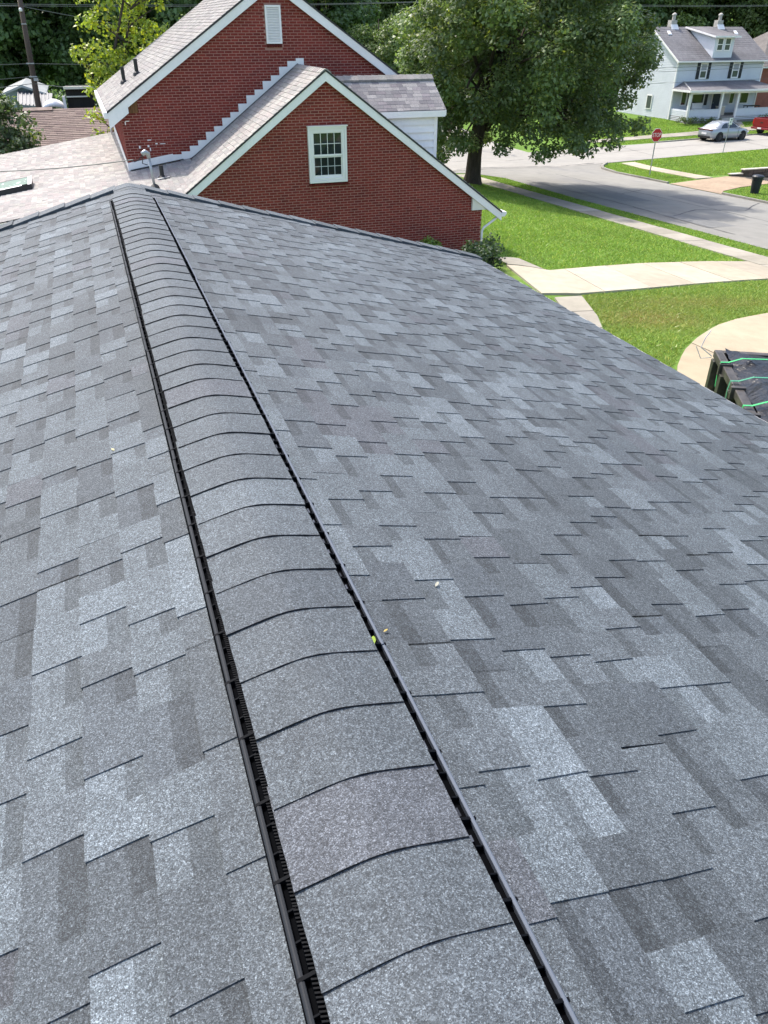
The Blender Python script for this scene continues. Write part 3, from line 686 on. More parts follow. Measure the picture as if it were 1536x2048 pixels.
# double hung window
wx0, wx1, wz0, wz1 = WIN
wroot = MB(); fy = SY - .078
def frame(mb, x0, x1, z0, z1, y0, y1, w, wt=None, wb=None):
    wt = wt or w; wb = wb or w
    mb.box(x0, x0 + w, y0, y1, z0, z1); mb.box(x1 - w, x1, y0, y1, z0, z1); mb.box(x0 + w, x1 - w, y0, y1, z1 - wt, z1); mb.box(x0 + w, x1 - w, y0, y1, z0, z0 + wb)
WTRIM = mat('window_trim', (.76, .735, .70), rough=.42, noise=[(2, .03)])
frame(wroot, wx0, wx1, wz0, wz1 - .02, fy, SY + .02, .058)
win = wroot.build('window', WTRIM, hs, bevel=.006)
mb = MB(); mb.box(wx0 - .012, wx1 + .03, fy - .025, SY + .02, wz1 - .019, wz1 + .006); mb.build('head_trim', WTRIM, win)
fi = MB(); frame(fi, wx0 + .06, wx1 - .06, wz0 + .06, wz1 - .08, fy + .012, SY + .02, .066); fi.build('frame', WTRIM, win, bevel=.004)
gx0, gx1 = wx0 + .127, wx1 - .127; zb, zt = wz0 + .125, wz1 - .148; zm = zb + (zt - zb) * .47
for up, z0, z1, yy in ((1, zm + .004, zt, fy + .022), (0, zb, zm - .004, fy + .042)):
    sa = MB(); frame(sa, gx0, gx1, z0, z1, yy, yy + .025, .022 if up else .03, .022, .05 if up else .06); sash = sa.build('sash', WTRIM, win, bevel=.003)
    px0, px1, pz0, pz1 = gx0 + .024, gx1 - .024, z0 + (.05 if up else .06), z1 - .022
    mu = MB()
    for k in (1, 2, 3): xk = px0 + (px1 - px0) * k / 4; mu.box(xk - .007, xk + .007, yy + .008 + (0 if up else .006), yy + .018, pz0, pz1)
    zk = (pz0 + pz1) / 2
    for k in range(4): a = px0 + (px1 - px0) * k / 4 + .008; b = px0 + (px1 - px0) * (k + 1) / 4 - .008; mu.box(a, b, yy + .009 + (0 if up else .006), yy + .018, zk - .007, zk + .007)
    mu.build('glazing_bar', WTRIM if up else mat('screened_bar', (.5, .53, .53), rough=.5), win)
    for k in range(4):
        for j in range(2):
            a = px0 + (px1 - px0) * k / 4; b = px0 + (px1 - px0) * (k + 1) / 4; c, d = (pz0, zk) if j == 0 else (zk, pz1)
            pn = MB(); tl = random.uniform(-.002, .002); pn.add([(a, yy + .0185, c), (b, yy + .0185 + tl, c), (b, yy + .0185, d), (a, yy + .0185 + tl, d)], [(0, 1, 2, 3)]); pn.build('pane', GLASS, win)
mb = MB(); mb.box(wx0 + .08, wx1 - .08, SY - .006, SY - .001, wz0 + .08, wz1 - .1); mb.build('dark_room_panel', mat('dark_interior', (.012, .013, .013), rough=.9), win)  # dark panel paints the unlit room behind the panes
k = 0; x = wx0 - .01
while x < wx1:
    mb = MB(); mb.obox((x, SY - .05, wz0 - .085), (.062, 0, 0), (0, .07, .018), (0, -.006, .07), tuple(v * .62 for v in brick_col())); mb.build('sill_brick', BRICK, win); x += .0725

# louvred gable vent
mb = MB(); frame(mb, VEN[0], VEN[1], VEN[2], VEN[3], BY - .06, BY + .02, .05, .055, .055); gv = mb.build('gable_vent', WHITE, hs, bevel=.005)
for k in range(21):
    z = VEN[2] + .06 + k * (VEN[3] - VEN[2] - .12) / 21; mb = MB(); mb.obox((VEN[0] + .05, BY - .052, z), (VEN[1] - VEN[0] - .1, 0, 0), (0, .045, .02), (0, -.002, .022)); mb.build('louvre', WHITE, gv)
mb = MB(); mb.box(VEN[0] + .04, VEN[1] - .04, BY - .013, BY - .005, VEN[2] + .04, VEN[3] - .04); mb.build('backing', UNDER, gv)
x = VEN[0] - .005
while x < VEN[1] - .03:
    mb = MB(); mb.obox((x, BY - .04, VEN[2] - .085), (.062, 0, 0), (0, .06, .018), (0, -.004, .068), tuple(v * .6 for v in brick_col())); mb.build('sill_brick', BRICK, gv); x += .0725
# flecks of white paint, and the bare wood at the broken eave
mb = MB()
for px, pz, w, h in ((1.52, 3.02, .10, .025), (1.72, 2.92, .06, .03), (1.85, 2.92, .14, .018), (1.50, 2.86, .05, .05), (1.27, 2.83, .04, .07), (1.55, 2.76, .03, .08), (1.02, 3.50, .10, .02), (1.0, 3.42, .025, .08)):
    mb.box(px, px + w, BY - .018, BY - .015, pz, pz + h)
mb.build('paint_fleck', WHITE, hs)
mb = MB(); mb.box(1.16, 1.4, BY - .035, BY - .015, 3.70, 4.02, (1.0, 1.0, 1.0)); mb.build('bare_board', mat('orange_wood', (.16, .075, .03), rough=.8, noise=[(20, .5, (3, 1, .2))]), hs)

# dormer with white boards
dz = -1.22 + Z0; DY0, DY1 = 21.95, 23.1; ez = -1.97 + Z0; DXE = 9.52
mb = MB(); mb.prism([(6.2, DY1, dz - .02), (6.2, DY0, ez - .02), (6.2, DY0, ez - .07), (6.2, DY1, dz - .07)], (DXE + .02 - 6.2, 0, 0)); mb.prism([(6.2, DY1, dz - .02), (6.2, DY1, dz - .07), (6.2, BY - .03, dz - .63), (6.2, BY - .03, dz - .58)], (DXE + .02 - 6.2, 0, 0))
drm = mb.build('dormer', UNDER, hs, fix=True)
mb = MB(); dl = math.hypot(DY1 - DY0, dz - ez); tab_field(mb, (6.2, DY1, dz - .016), (1, 0, 0), (0, DY0 - DY1, ez - dz), (0, ez - dz, DY0 - DY1) if False else (0, dz - ez, 1.15), DXE + .03 - 6.2, dl, DORM)
mb.build('dormer_shingles', PALE_SH, drm)['kind'] = 'stuff'
for k in range(16):
    c = random.choice(PINK); c = tuple(v * .8 for v in c); mb = MB(); x = 6.3 + k * .205
    if x > DXE: break
    xe = min(x + .215, DXE + .03); hh = .006 * (k % 2)
    mb.add([(x, DY1 - .16, dz - .06 + hh), (xe, DY1 - .16, dz - .06), (xe, DY1, dz + .042), (x, DY1, dz + .05 + hh), (xe, DY1 + .15, dz - .06), (x, DY1 + .15, dz - .06), (x, DY1 - .16, dz - .105), (xe, DY1 - .16, dz - .105)], [(0, 1, 2, 3), (3, 2, 4, 5), (6, 7, 1, 0)], c); mb.build('ridge_cap', PALE_SH, drm)
mb = MB(); mb.box(7.0, DXE, DY0 - .015, DY0 + .02, ez - .185, ez - .03); mb.build('fascia', WHITE, drm, bevel=.004)
mb = MB(); mb.prism([(DXE + .0, DY1, dz - .03), (DXE, DY0 - .01, ez - .03), (DXE, DY0 - .01, ez - .16), (DXE, DY1, dz - .16)], (.03, 0, 0)); mb.build('rake_board', WHITE, drm, fix=True)
k = 0; z = ez - .19
bw = .193
while z > small_z(9.3) - .2:
    xl = AX + (AZ - (z - bw)) / SP - .3; mb = MB(); mb.obox((max(6.8, xl), DY0 + .15, z - bw + .0), (9.24 - max(6.8, xl), 0, 0), (0, -.055, .004), (0, .045, bw - .003)); mb.build('siding_board', WHITE, drm); z -= bw
mb = MB(); mb.box(9.24, 9.34, DY0 + .108, DY0 + .2, small_z(9.3) - .1, ez - .16); mb.box(9.25, 9.335, DY0 + .2, BY, small_z(9.3) - .1, ez - .16); mb.build('corner_board', WHITE, drm)

# roof pipes, mast and skylight
for (x, y, h, m) in ((1.31, 27.2, .42, DARKM), (1.68, 26.6, .40, DARKM)):
    mb = MB(); z = big_z(x); mb.lathe(x, y, [(.13, z - .03), (.10, z + .05), (.055, z + .09), (.055, z + h)], 12); mb.build('vent_pipe', m, hs, fix=True)
mb = MB(); mb.lathe(1.69, 22.8, [(.13, low_z(1.69, 22.8)), (.08, low_z(1.69, 22.8) + .04), (.055, low_z(1.69, 22.8) + .06), (.055, low_z(1.69, 22.8) + .30)], 12); mb.build('vent_pipe', DARKM, hs, fix=True)
mb = MB(); mb.obox((1.54, 22.6, low_z(1.54, 22.6) + .016), (.33, 0, .05), (0, .4, .02), (0, 0, .012)); mb.build('pipe_flashing', METAL, hs)
my = 21.9; mz = low_z(1.41, my)
mb = MB(); mb.tube([(1.40, my, mz - .05), (1.36, my, mz + .78)], .035, 10); mast = mb.build('service_mast', METAL, hs, smooth=True, fix=True)
mb = MB(); mb.tube([(1.36, my, mz + .74), (1.35, my, mz + .84), (1.28, my - .02, mz + .88), (1.20, my - .03, mz + .84)], [.05, .06, .07, .055], 10); mb.build('weatherhead', METAL, mast, smooth=True, fix=True)
mb = MB(); mb.tube([(1.2, my - .03, mz + .82), (1.1, my, mz + .70), (1.0, my + .05, mz + .66), (.92, my + .1, mz + .70)], .012, 6); mb.tube([(1.22, my - .03, mz + .82), (1.18, my, mz + .62), (1.3, my + .0, mz + .58)], .012, 6); mb.build('wire_loop', DARKM, mast, fix=True)
mb = MB(); mb.lathe(1.40, my, [(.12, mz + .0), (.11, mz + .07), (.05, mz + .12)], 12); mb.build('mast_boot', DARKM, mast, fix=True)
GREEN = mat('pale_flecked_green', (.075, .14, .105), rough=.5, noise=[(3, .2)], stain=[(5, .6, .68, (.6, .62, .58), .8, None)])  # green skylight panel with pale flecks
sx0, sx1, sy0, sy1 = -4.2, -1.70, 24.3, 25.05
zs = lambda x, y, h: (x, y, low_z(x, y) + h)
mb = MB(); mb.add([zs(sx0, sy0, -.02), zs(sx1, sy0, -.02), zs(sx1, sy1, -.02), zs(sx0, sy1, -.02), zs(sx0, sy0, .14), zs(sx1, sy0, .14), zs(sx1, sy1, .20), zs(sx0, sy1, .20)], [(0, 1, 5, 4), (1, 2, 6, 5), (2, 3, 7, 6), (3, 0, 4, 7)]); sk = mb.build('skylight', DARKM, hs, fix=True)
mb = MB(); mb.add([zs(sx0, sy0 + .07, .15), zs(sx1 - .1, sy0 + .07, .15), zs(sx1 - .1, sy1 - .04, .20), zs(sx0, sy1 - .04, .20)], [(0, 1, 2, 3)]); mb.build('pane', GREEN, sk)
mb = MB(); mb.add([zs(sx0, sy0, .145), zs(sx1 - .25, sy0, .145), zs(sx1 - .25, sy0 + .07, .158), zs(sx0, sy0 + .07, .158)], [(0, 1, 2, 3)]); mb.add([zs(sx1 - .1, sy0, .145), zs(sx1, sy0, .145), zs(sx1, sy1, .205), zs(sx1 - .1, sy1, .205)], [(0, 1, 2, 3)]); mb.build('frame', WHITE, sk)

# ------------------------------------------------------------------ trees
def leaf_mesh(name, P, Nrm, size, cols, m=LEAF):
    n = len(P); a = rng.normal(size=(n, 3)); a -= (a * Nrm).sum(1, keepdims=True) * Nrm; a /= np.linalg.norm(a, axis=1, keepdims=True) + 1e-9
    b = np.cross(Nrm, a); s = size[:, None] if hasattr(size, '__len__') else size
    v = np.empty((n, 4, 3), np.float32)
    v[:, 0] = P - a * s; v[:, 1] = P - b * s * .62 - Nrm * s * .18; v[:, 2] = P + a * s; v[:, 3] = P + b * s * .62 - Nrm * s * .18
    me = bpy.data.meshes.new(name); me.vertices.add(4 * n); me.vertices.foreach_set('co', v.ravel())
    me.loops.add(4 * n); me.loops.foreach_set('vertex_index', np.arange(4 * n, dtype=np.int32))
    me.polygons.add(n); me.polygons.foreach_set('loop_start', np.arange(0, 4 * n, 4, dtype=np.int32))
    me.update(calc_edges=True); me.validate()
    at = me.color_attributes.new('col', 'FLOAT_COLOR', 'POINT')
    at.data.foreach_set('color', np.repeat(np.c_[cols, np.ones(n)], 4, axis=0).astype(np.float32).ravel())
    me.materials.append(m); return me
def crown(blobs, per, size, base, var=.22, blobvar=.14, up=.35, yellow=0, flat=.75):
    """leaves gathered into clumps: blobs = rows of x, y, z, radius"""
    Ps, Ns, Cs = [], [], []
    for bx, by, bz, br in blobs:
        n = int(per * (br ** 2)); d = rng.normal(size=(n, 3)); d /= np.linalg.norm(d, axis=1, keepdims=True)
        rr = br * (rng.random(n) ** .45); p = d * rr[:, None] * np.array([1, 1, flat]); p[:, 2] -= .12 * br * (p[:, 0] ** 2 + p[:, 1] ** 2) / br ** 2
        Ps.append(p + (bx, by, bz)); nn = d * .6 + np.array([0, 0, up]) + rng.normal(size=(n, 3)) * .45; Ns.append(nn / np.linalg.norm(nn, axis=1, keepdims=True))
        k = (1 + rng.uniform(-blobvar, blobvar)) * (1 + rng.uniform(-var, var, n)); c = np.array(base)[None] * k[:, None]
        y = (rng.random(n) < yellow)[:, None]; c = np.where(y, c * np.array([1.7, 1.35, .8]), c); Cs.append(c)
    P = np.concatenate(Ps); return P, np.concatenate(Ns), np.concatenate(Cs), size * rng.uniform(.7, 1.25, len(P))
def limb(mb, a, b, r0, r1, sag=.0, n=5):
    a = Vector(a); b = Vector(b); pts = []; rs = []
    for i in range(n + 1):
        t = i / n; p = a.lerp(b, t); p.z += sag * math.sin(math.pi * t) ; p.x += random.uniform(-.05, .05) * (0 < i < n); p.y += random.uniform(-.05, .05) * (0 < i < n); pts.append(p); rs.append(r0 + (r1 - r0) * t)
    mb.tube(pts, rs, 7)

# the big maple on the lawn
TX, TY = 19.8, 41.5; TZ = g1(TX, TY)
maple = empty('maple_tree', (TX, TY, TZ), 'large dark green maple spreading over the lawn and street corner beside the brick house', 'tree')
CX, CY, CZ = 21.9, 39.6, TZ + 7.6
bl = []
while len(bl) < 325:
    d = rng.normal(size=3); d /= np.linalg.norm(d); q = rng.random() ** .28
    p = np.array([CX, CY, CZ]) + d * q * np.array([7.0, 5.6, 6.4])
    p[2] += .10 * (p[0] - CX)
    if p[2] < TZ + 1.9 + 1.0 * rng.random(): continue
    if math.hypot(p[0] - CX - 1.5, p[1] - CY) < 1.3 and p[2] < TZ + 3.0: continue
    br_ = rng.uniform(.6, 1.2)
    if math.degrees(math.atan2(p[0], p[1])) + 1.2 * br_ > (35.6 if p[2] > TZ + 8 else 37.2): continue
    bl.append((*p, br_))
for k in range(26):                                    # drooping skirt of low branches
    t = rng.uniform(0, 2 * math.pi); rr = rng.uniform(.62, 1.0)
    bl.append((CX + math.cos(t) * 6.1 * rr, CY + math.sin(t) * 5.4 * rr, TZ + rng.uniform(2.0, 2.8) + .5 * max(0, math.cos(t)), rng.uniform(.5, .85)))
P, Nn, Cc, sz = crown(bl, 430, .102, (.14, .195, .07), yellow=.07, blobvar=.32, up=.6)
link('crown', leaf_mesh('crown', P, Nn, sz, Cc), maple)
mb = MB()
mb.tube([(TX, TY, TZ - .3), (TX, TY, TZ + .05), (TX + .02, TY, TZ + .5), (TX + .05, TY, TZ + 1.4), (TX + .1, TY - .05, TZ + 2.4), (TX + .35, TY - .2, TZ + 4), (TX + 1.2, TY - .8, TZ + 8), (TX + 1.8, TY - 1.2, TZ + 11.5)], [.72, .55, .43, .38, .37, .33, .22, .08], 12)
for b in bl[::6]: limb(mb, (TX + .25 + random.uniform(0, .8), TY - .2 - random.uniform(0, .4), TZ + random.uniform(2.6, 6.5)), b[:3], .12, .025, .3)
mb.build('trunk', BARK, maple, smooth=True, fix=True)

# tree kinds for the wood behind
def make_tree(name, h, w, per, size, base, nb, label, group, tall=.62, cut=.18):
    root = empty(name, (0, 0, 0), label, 'tree', group); bl = []
    while len(bl) < nb:
        d = rng.normal(size=3); d /= np.linalg.norm(d); q = rng.random() ** .33; p = np.array([0, 0, h * (1 - tall / 2) - .4]) + d * q * np.array([w, w, h * tall / 2 + .3])
        if p[2] < h * cut: continue
        bl.append((*p, rng.uniform(.9, 1.6) * w / 4.2))
    P, Nn, Cc, sz = crown(bl, per, size, base, blobvar=.2); link('crown', leaf_mesh('crown', P, Nn, sz, Cc), root, local=True)
    mb = MB(); mb.tube([(0, 0, -1.0), (0, 0, .3), (.1, .05, h * .3), (0, .1, h * .6), (0, 0, h * .9)], [.42, .32, .25, .16, .05], 8)
    for b in bl[::7]: limb(mb, (0, 0, h * random.uniform(.25, .55)), b[:3], .09, .02, .2)
    mb.build('trunk', BARK, root, smooth=True, local=True, fix=True); return root
WOODL = 'tall dark green tree of the dense wood behind the houses'
WOODG = 'trees of the wood behind the houses'
kinds = [make_tree('woodland_tree', 17, 4.8, 150, .20, (.12, .185, .065), 95, WOODL, WOODG, tall=.86, cut=.05),
         make_tree('woodland_tree', 20, 5.2, 140, .21, (.095, .155, .062), 105, WOODL, WOODG, tall=.9, cut=.04),
         make_tree('woodland_tree', 15, 5.0, 150, .19, (.145, .205, .062), 90, WOODL, WOODG, tall=.88, cut=.04)]
first = set()
def put_tree(k, az, r, sc, label=None, group=WOODG, name=None):
    x, y = r * math.sin(R(az)), r * math.cos(R(az))
    if k not in first: o = kinds[k]; first.add(k)
    else: o = copy_tree(kinds[k])
    o.location = (x, y, g1(x, y) - .3); o.rotation_euler = (0, 0, random.uniform(0, 6.28)); o.scale = (sc, sc, sc * random.uniform(.92, 1.1))
    if label:
        o['label'] = label; o['group'] = group
        if group is None: del o['group']
    if name: o.name = name
    return o
for az in np.arange(-13, 13, 3.4): put_tree(random.randrange(3), az + random.uniform(-.7, .7), random.uniform(66, 74), random.uniform(.85, 1.05))
for az in np.arange(-12, 54, 3.3): put_tree(random.randrange(3), az + random.uniform(-.7, .7), random.uniform(110, 118), random.uniform(.95, 1.2))
for az in np.arange(-11, 54, 4.6): put_tree(1, az + random.uniform(-.7, .7), random.uniform(128, 140), random.uniform(1.1, 1.35))
for az in np.arange(-12, 12, 4.4): put_tree(2, az + random.uniform(-.7, .7), random.uniform(84, 90), random.uniform(1.0, 1.2))
put_tree(2, 19.0, 82, .62, 'rounded mid green tree in front of the dark wood, right of the tall brick gable', None)
put_tree(0, 15.3, 88, 1.0, 'tall shady tree just behind the right slope of the tall brick gable', None)
put_tree(2, 37.0, 112, .95, 'leafy tree rising behind the left chimney of the white house', None)
put_tree(0, 43.0, 114, 1.0, 'shady tree rising behind the right end of the white house roof', None)

# yellow-green young tree behind the brick house
vx, vy = 1.0, 35.5; vz = g1(vx, vy)
yt = empty('young_tree', (vx, vy, vz), 'bright yellow-green young tree growing up behind the left slope of the brick house', 'tree')
bl = []
for k in range(120):
    t = rng.random(); h = .3 + 8.2 * t
    bl.append((vx - .45 + rng.normal() * .35 + rng.random() ** 1.2 * (1.1 + 3.5 * t) + 1.0 * max(0, t - .35), 33.9 + rng.normal() * .5 + .8 * t, vz + 1.2 + h * .92 + rng.normal() * .35, rng.uniform(.28, .6)))
P, Nn, Cc, sz = crown(bl, 300, .085, (.27, .34, .05), var=.3, up=.2, yellow=.2)
link('crown', leaf_mesh('crown', P, Nn, sz, Cc), yt)
mb = MB(); mb.tube([(vx, vy - 1.2, vz - .2), (vx, vy - 1.3, vz + 2.5), (vx + .4, vy - 1.2, vz + 5), (vx + 1.8, vy - 1, vz + 8.6)], [.10, .08, .06, .02], 7)
for b in bl[::3]: limb(mb, (vx + max(0, (b[2] - vz - 3) * .3), vy - 1.3, b[2] - .7), b[:3], .03, .008, .05, 3)
mb.build('trunk', BARK, yt, smooth=True, fix=True)

def shrub(name, x, y, z, blobs, label, per, size, base, up=.35, yellow=0, cat='bush'):
    root = empty(name, (x, y, z), label, cat)
    P, Nn, Cc, sz = crown([(x + a, y + b, z + c, r_) for a, b, c, r_ in blobs], per, size, base, up=up, yellow=yellow)
    link('foliage', leaf_mesh('foliage', P, Nn, sz, Cc), root)
    mb = MB()
    for a, b, c, r_ in blobs[::2]: limb(mb, (x + a * .2, y + b * .2, z - .05), (x + a, y + b, z + c), .02, .006, .03, 3)
    mb.build('stem', BARK, root, fix=True)
shrub('boxwood_bush', 9.95, 19.3, g1(9.95, 19.3), [(-.3 + rng.normal() * .22, .1 + rng.normal() * .42, .42 + rng.normal() * .14, .25) for _ in range(24)], 'dark clipped bush at the corner of the brick gable, beside the pale walkway', 1600, .042, (.05, .085, .035))
shrub('small_bush', 8.5, 20.5, g1(8.5, 20.5), [(rng.normal() * .16, rng.normal() * .12, .42 + rng.normal() * .10, .18) for _ in range(16)], 'small bright green bush against the brick gable, just above the grey roof edge', 1500, .05, (.17, .25, .05))
lb = []
for k in range(60): t = rng.random(); lb.append((rng.normal() * .42 - .5 * t, rng.normal() * .5, .6 + 3.0 * t, rng.uniform(.32, .55)))
shrub('tall_bush', -2.45, 33.0, 0.15, lb, 'tall dark bush at the left edge, in front of the brown shingled roof', 520, .08, (.09, .13, .06), yellow=.05)
shrub('conifer_bush', .15, 52, g1(.15, 52) + .6, [(rng.normal() * .9 + 0, rng.normal() * .6, 1.0 + 1.6 * rng.random(), .6) for _ in range(26)], 'soft green conifer behind the dark shed, under the tall wood', 330, .10, (.10, .16, .07))
for i, (x, y, lab) in enumerate(((54.2, 66.9, 'low flowering shrub at the left corner of the white porch'), (56.4, 66.6, 'low shrub row under the left half of the white porch'), (63.2, 66.5, 'small shrub under the right end of the white porch'))):
    shrub('porch_shrub', x, y, g1(x, y), [(rng.normal() * .55, rng.normal() * .25, .3 + .3 * rng.random(), .3) for _ in range(12)], lab, 500, .06, (.075, .115, .03), yellow=.15)

# ------------------------------------------------------------------ lawn grass
def in_poly(X, Y, poly):
    ins = np.zeros(len(X), bool); n = len(poly); j = n - 1
    for i in range(n):
        xi, yi = poly[i]; xj, yj = poly[j]
        c = ((yi > Y) != (yj > Y)) & (X < (xj - xi) * (Y - yi) / (yj - yi + 1e-12) + xi); ins ^= c; j = i
    return ins
def lawn(name, poly, dens, h, w, holes=(), dry=None, flowers=0, base=(.20, .315, .055)):
    P = np.array(poly); lo, hi = P.min(0), P.max(0); n = int((hi - lo).prod() * dens)
    X = rng.uniform(lo[0], hi[0], n); Y = rng.uniform(lo[1], hi[1], n); k = in_poly(X, Y, poly)
    for hp in holes: k &= ~in_poly(X, Y, hp)
    X, Y = X[k], Y[k]; n = len(X); Z = zg(X, Y)
    pat = np.sin(X * .9 + 1.3 * np.sin(Y * .55)) * np.sin(Y * .8 + np.sin(X * .7)) * .5 + np.sin(X * 2.9 + Y * 1.7) * np.sin(Y * 3.3 - X * 1.1) * .3
    hh = h * rng.uniform(.4, 1.0, n) * (1 + .25 * pat); th = rng.uniform(0, 2 * np.pi, n); ln = rng.uniform(.5, 1.9, n) * hh; t2 = rng.uniform(0, 2 * np.pi, n)
    v = np.empty((n, 3, 3), np.float32); dx, dy = np.cos(th) * w / 2, np.sin(th) * w / 2
    v[:, 0] = np.c_[X - dx, Y - dy, Z]; v[:, 1] = np.c_[X + dx, Y + dy, Z]; v[:, 2] = np.c_[X + np.cos(t2) * ln, Y + np.sin(t2) * ln, Z + hh]
    c = np.array(base)[None] * (1 + .18 * pat + rng.uniform(-.3, .3, n))[:, None]
    yl = rng.random(n) < .10; c[yl] *= (1.8, 1.25, 1.3)
    if dry is not None:
        q = np.clip(dry(X, Y), 0, 1) * rng.uniform(.3, 1.0, n); c = c * (1 - q[:, None]) + np.array((.33, .25, .10))[None] * q[:, None] * rng.uniform(.8, 1.15, (n, 1))
    if flowers:
        fl = (rng.random(n) < flowers) & (pat > -.1); c[fl] = (.75, .72, .45)
    me = bpy.data.meshes.new(name); me.vertices.add(3 * n); me.vertices.foreach_set('co', v.ravel()); me.loops.add(3 * n); me.loops.foreach_set('vertex_index', np.arange(3 * n, dtype=np.int32))
    me.polygons.add(n); me.polygons.foreach_set('loop_start', np.arange(0, 3 * n, 3, dtype=np.int32)); me.update(calc_edges=True)
    at = me.color_attributes.new('col', 'FLOAT_COLOR', 'POINT'); at.data.foreach_set('color', np.repeat(np.c_[c, np.ones(n)], 3, axis=0).astype(np.float32).ravel())
    me.materials.append(GRASSB); o = link(name, me); tag(o, kind='stuff')
lawn('grass', [(11.3, 18.85), (13.2, 19.3), (15.3, 20.0), (19.0, 20.95), (20.85, 21.35), (20.85, 47), (10.8, 46), (10.6, 22)], 620, .085, .028, flowers=.004, holes=[[(10.5, 19), (11.3, 18.7), (11.15, 20.0), (10.45, 20.2)]])
lawn('grass', [(22.2, 21.8), (23.2, 21.6), (23.1, 36), (23.35, 44.5), (22.3, 47.2), (22.2, 47)], 700, .08, .03)
lawn('grass', [(10.9, 16.25), (13.1, 16.75), (16, 17.55), (19.1, 18.35), (20.85, 18.8), (20.85, 15.5), (19, 15.3), (15.5, 14.7), (14.1, 14.25), (12.9, 13.7), (11.7, 12.9), (10.8, 12.2), (10.0, 11.4), (9.2, 10.4), (9.6, 12.8), (10.4, 14.6)], 1500, .075, .02,
     dry=lambda X, Y: 1.05 * np.exp(-((X - 11.6) / 1.5) ** 2 - ((Y - 14.3) / .75) ** 2) + .7 * np.exp(-((X - 14) / 3) ** 2 - ((Y - 15.6) / .6) ** 2), flowers=.008, base=(.205, .295, .06))
lawn('grass', [(4.2, -3), (9.2, -3), (9.2, 10.3), (9.4, 12.7), (8.8, 13.0), (9.6, 14.9), (10.0, 16.3), (9.9, 19.3), (10.4, 20.9), (4.2, 20.9)], 420, .08, .035)
lawn('grass', [(9.5, 16.6), (10.1, 16.3), (9.6, 14.9), (8.8, 13.2), (8.4, 15)], 1500, .075, .02)
lawn('grass', [(10.3, 19.4), (10.55, 19.5), (10.65, 22), (10.5, 22)], 1500, .075, .02)
lawn('grass', [(32.75, 41.2), (35.4, 42.0), (35.5, 50.2), (34.9, 50.5), (33.6, 49.4), (33.0, 48.3), (32.7, 46.4)], 520, .09, .04)
lawn('grass', [(36.9, 42.9), (38, 42.9), (60, 43.2), (75, 55.5), (51.1, 52.8), (36.9, 50.8)], 330, .11, .05)
lawn('grass', [(32.8, 22), (60, 22), (60, 36.5), (46, 38.2), (38.1, 38.4), (35.5, 37.9), (33.7, 37.1), (32.75, 36.1)], 330, .09, .045)
lawn('grass', [(40, 59), (45, 59.1), (58, 60.9), (75, 63.2), (75, 65.1), (50, 61.8), (40, 60.5)], 300, .09, .05)
lawn('grass', [(38, 61.8), (50, 63.4), (56.7, 64.2), (59.5, 67), (54.2, 67.3), (54.2, 72), (38, 72)], 260, .11, .055)
lawn('grass', [(58.1, 64.3), (78, 67), (78, 68), (61, 67.1)], 260, .11, .055)

# ------------------------------------------------------------------ white house across the street
wh = empty('white_house', (59.3, 74, g1(59, 70)), 'two storey white clapboard house with grey roof, dormer and front porch', 'house')
X0, X1, Y0, Y1 = 54.3, 64.4, 70.0, 79.0; B0 = -2.25; EZ = 2.83; RY, RZ = 74.5, 5.55
RS = (RZ - EZ) / (RY - (Y0 - .4))
mb = MB(); mb.box(X0 + .03, X1 - .03, Y0 + .03, Y1, B0 - .6, EZ + .1)
for xx in (X0 + .03, X1 - .13): mb.prism([(xx, Y0 + .03, EZ + .1), (xx, Y1, EZ + .1), (xx, RY, RZ - .15)], (.1, 0, 0))
mb.build('wall', SIDING, wh, fix=True)
mb = MB(); z = B0
while z < EZ + .05:
    mb.obox((X0 - .02, Y0 + .03, z), (X1 - X0 + .04, 0, 0), (0, -.05, 0), (0, .045, .135)); mb.obox((X0 + .03, Y0, z), (0, Y1 - Y0, 0), (-.035, 0, 0), (.022, 0, .135)); z += .14
while z < RZ - .3:
    ya = (Y0 - .4) + (z + .2 - EZ) / RS + .1; yb = 2 * RY - ya; mb.obox((X0 + .03, ya, z), (0, yb - ya, 0), (-.035, 0, 0), (.022, 0, .135)); z += .14
mb.build('siding', SIDING, wh)['kind'] = 'stuff'
GREYROOF = mat('grey_house_roof', (.155, .15, .155), rough=.92, spec=.1, noise=[(.5, .18), (3, .12), (12, .15, (1, 1, 1))], stain=[(.4, .55, .75, (.21, .20, .20), .6, None)])
mb = MB()
mb.prism([(X0 - .3, Y0 - .4, EZ), (X0 - .3, RY, RZ), (X0 - .3, RY, RZ - .12), (X0 - .3, Y0 - .4, EZ - .12)], (X1 - X0 + .7, 0, 0)); mb.prism([(X0 - .3, RY, RZ), (X0 - .3, 2 * RY - Y0 + .4, EZ), (X0 - .3, 2 * RY - Y0 + .4, EZ - .12), (X0 - .3, RY, RZ - .12)], (X1 - X0 + .7, 0, 0))
rows = int((RY - Y0 + .4) / .28)
for i in range(rows): y = Y0 - .4 + i * .28; zz = EZ + RS * (y - Y0 + .4); mb.obox((X0 - .3, y, zz + .001), (X1 - X0 + .7, 0, 0), (0, .28, RS * .28 - .012), (0, 0, .016))
mb.build('roof', GREYROOF, wh, fix=True)
mb = MB(); mb.box(X0 - .32, X1 + .42, Y0 - .52, Y0 - .4, EZ - .14, EZ - .02); mb.build('gutter', WHITE, wh)
mb = MB(); mb.prism([(X0 - .34, Y0 - .4, EZ - .01), (X0 - .34, RY, RZ - .01), (X0 - .34, RY, RZ - .2), (X0 - .34, Y0 - .4, EZ - .2)], (.04, 0, 0)); mb.build('rake_board', WHITE, wh, fix=True)
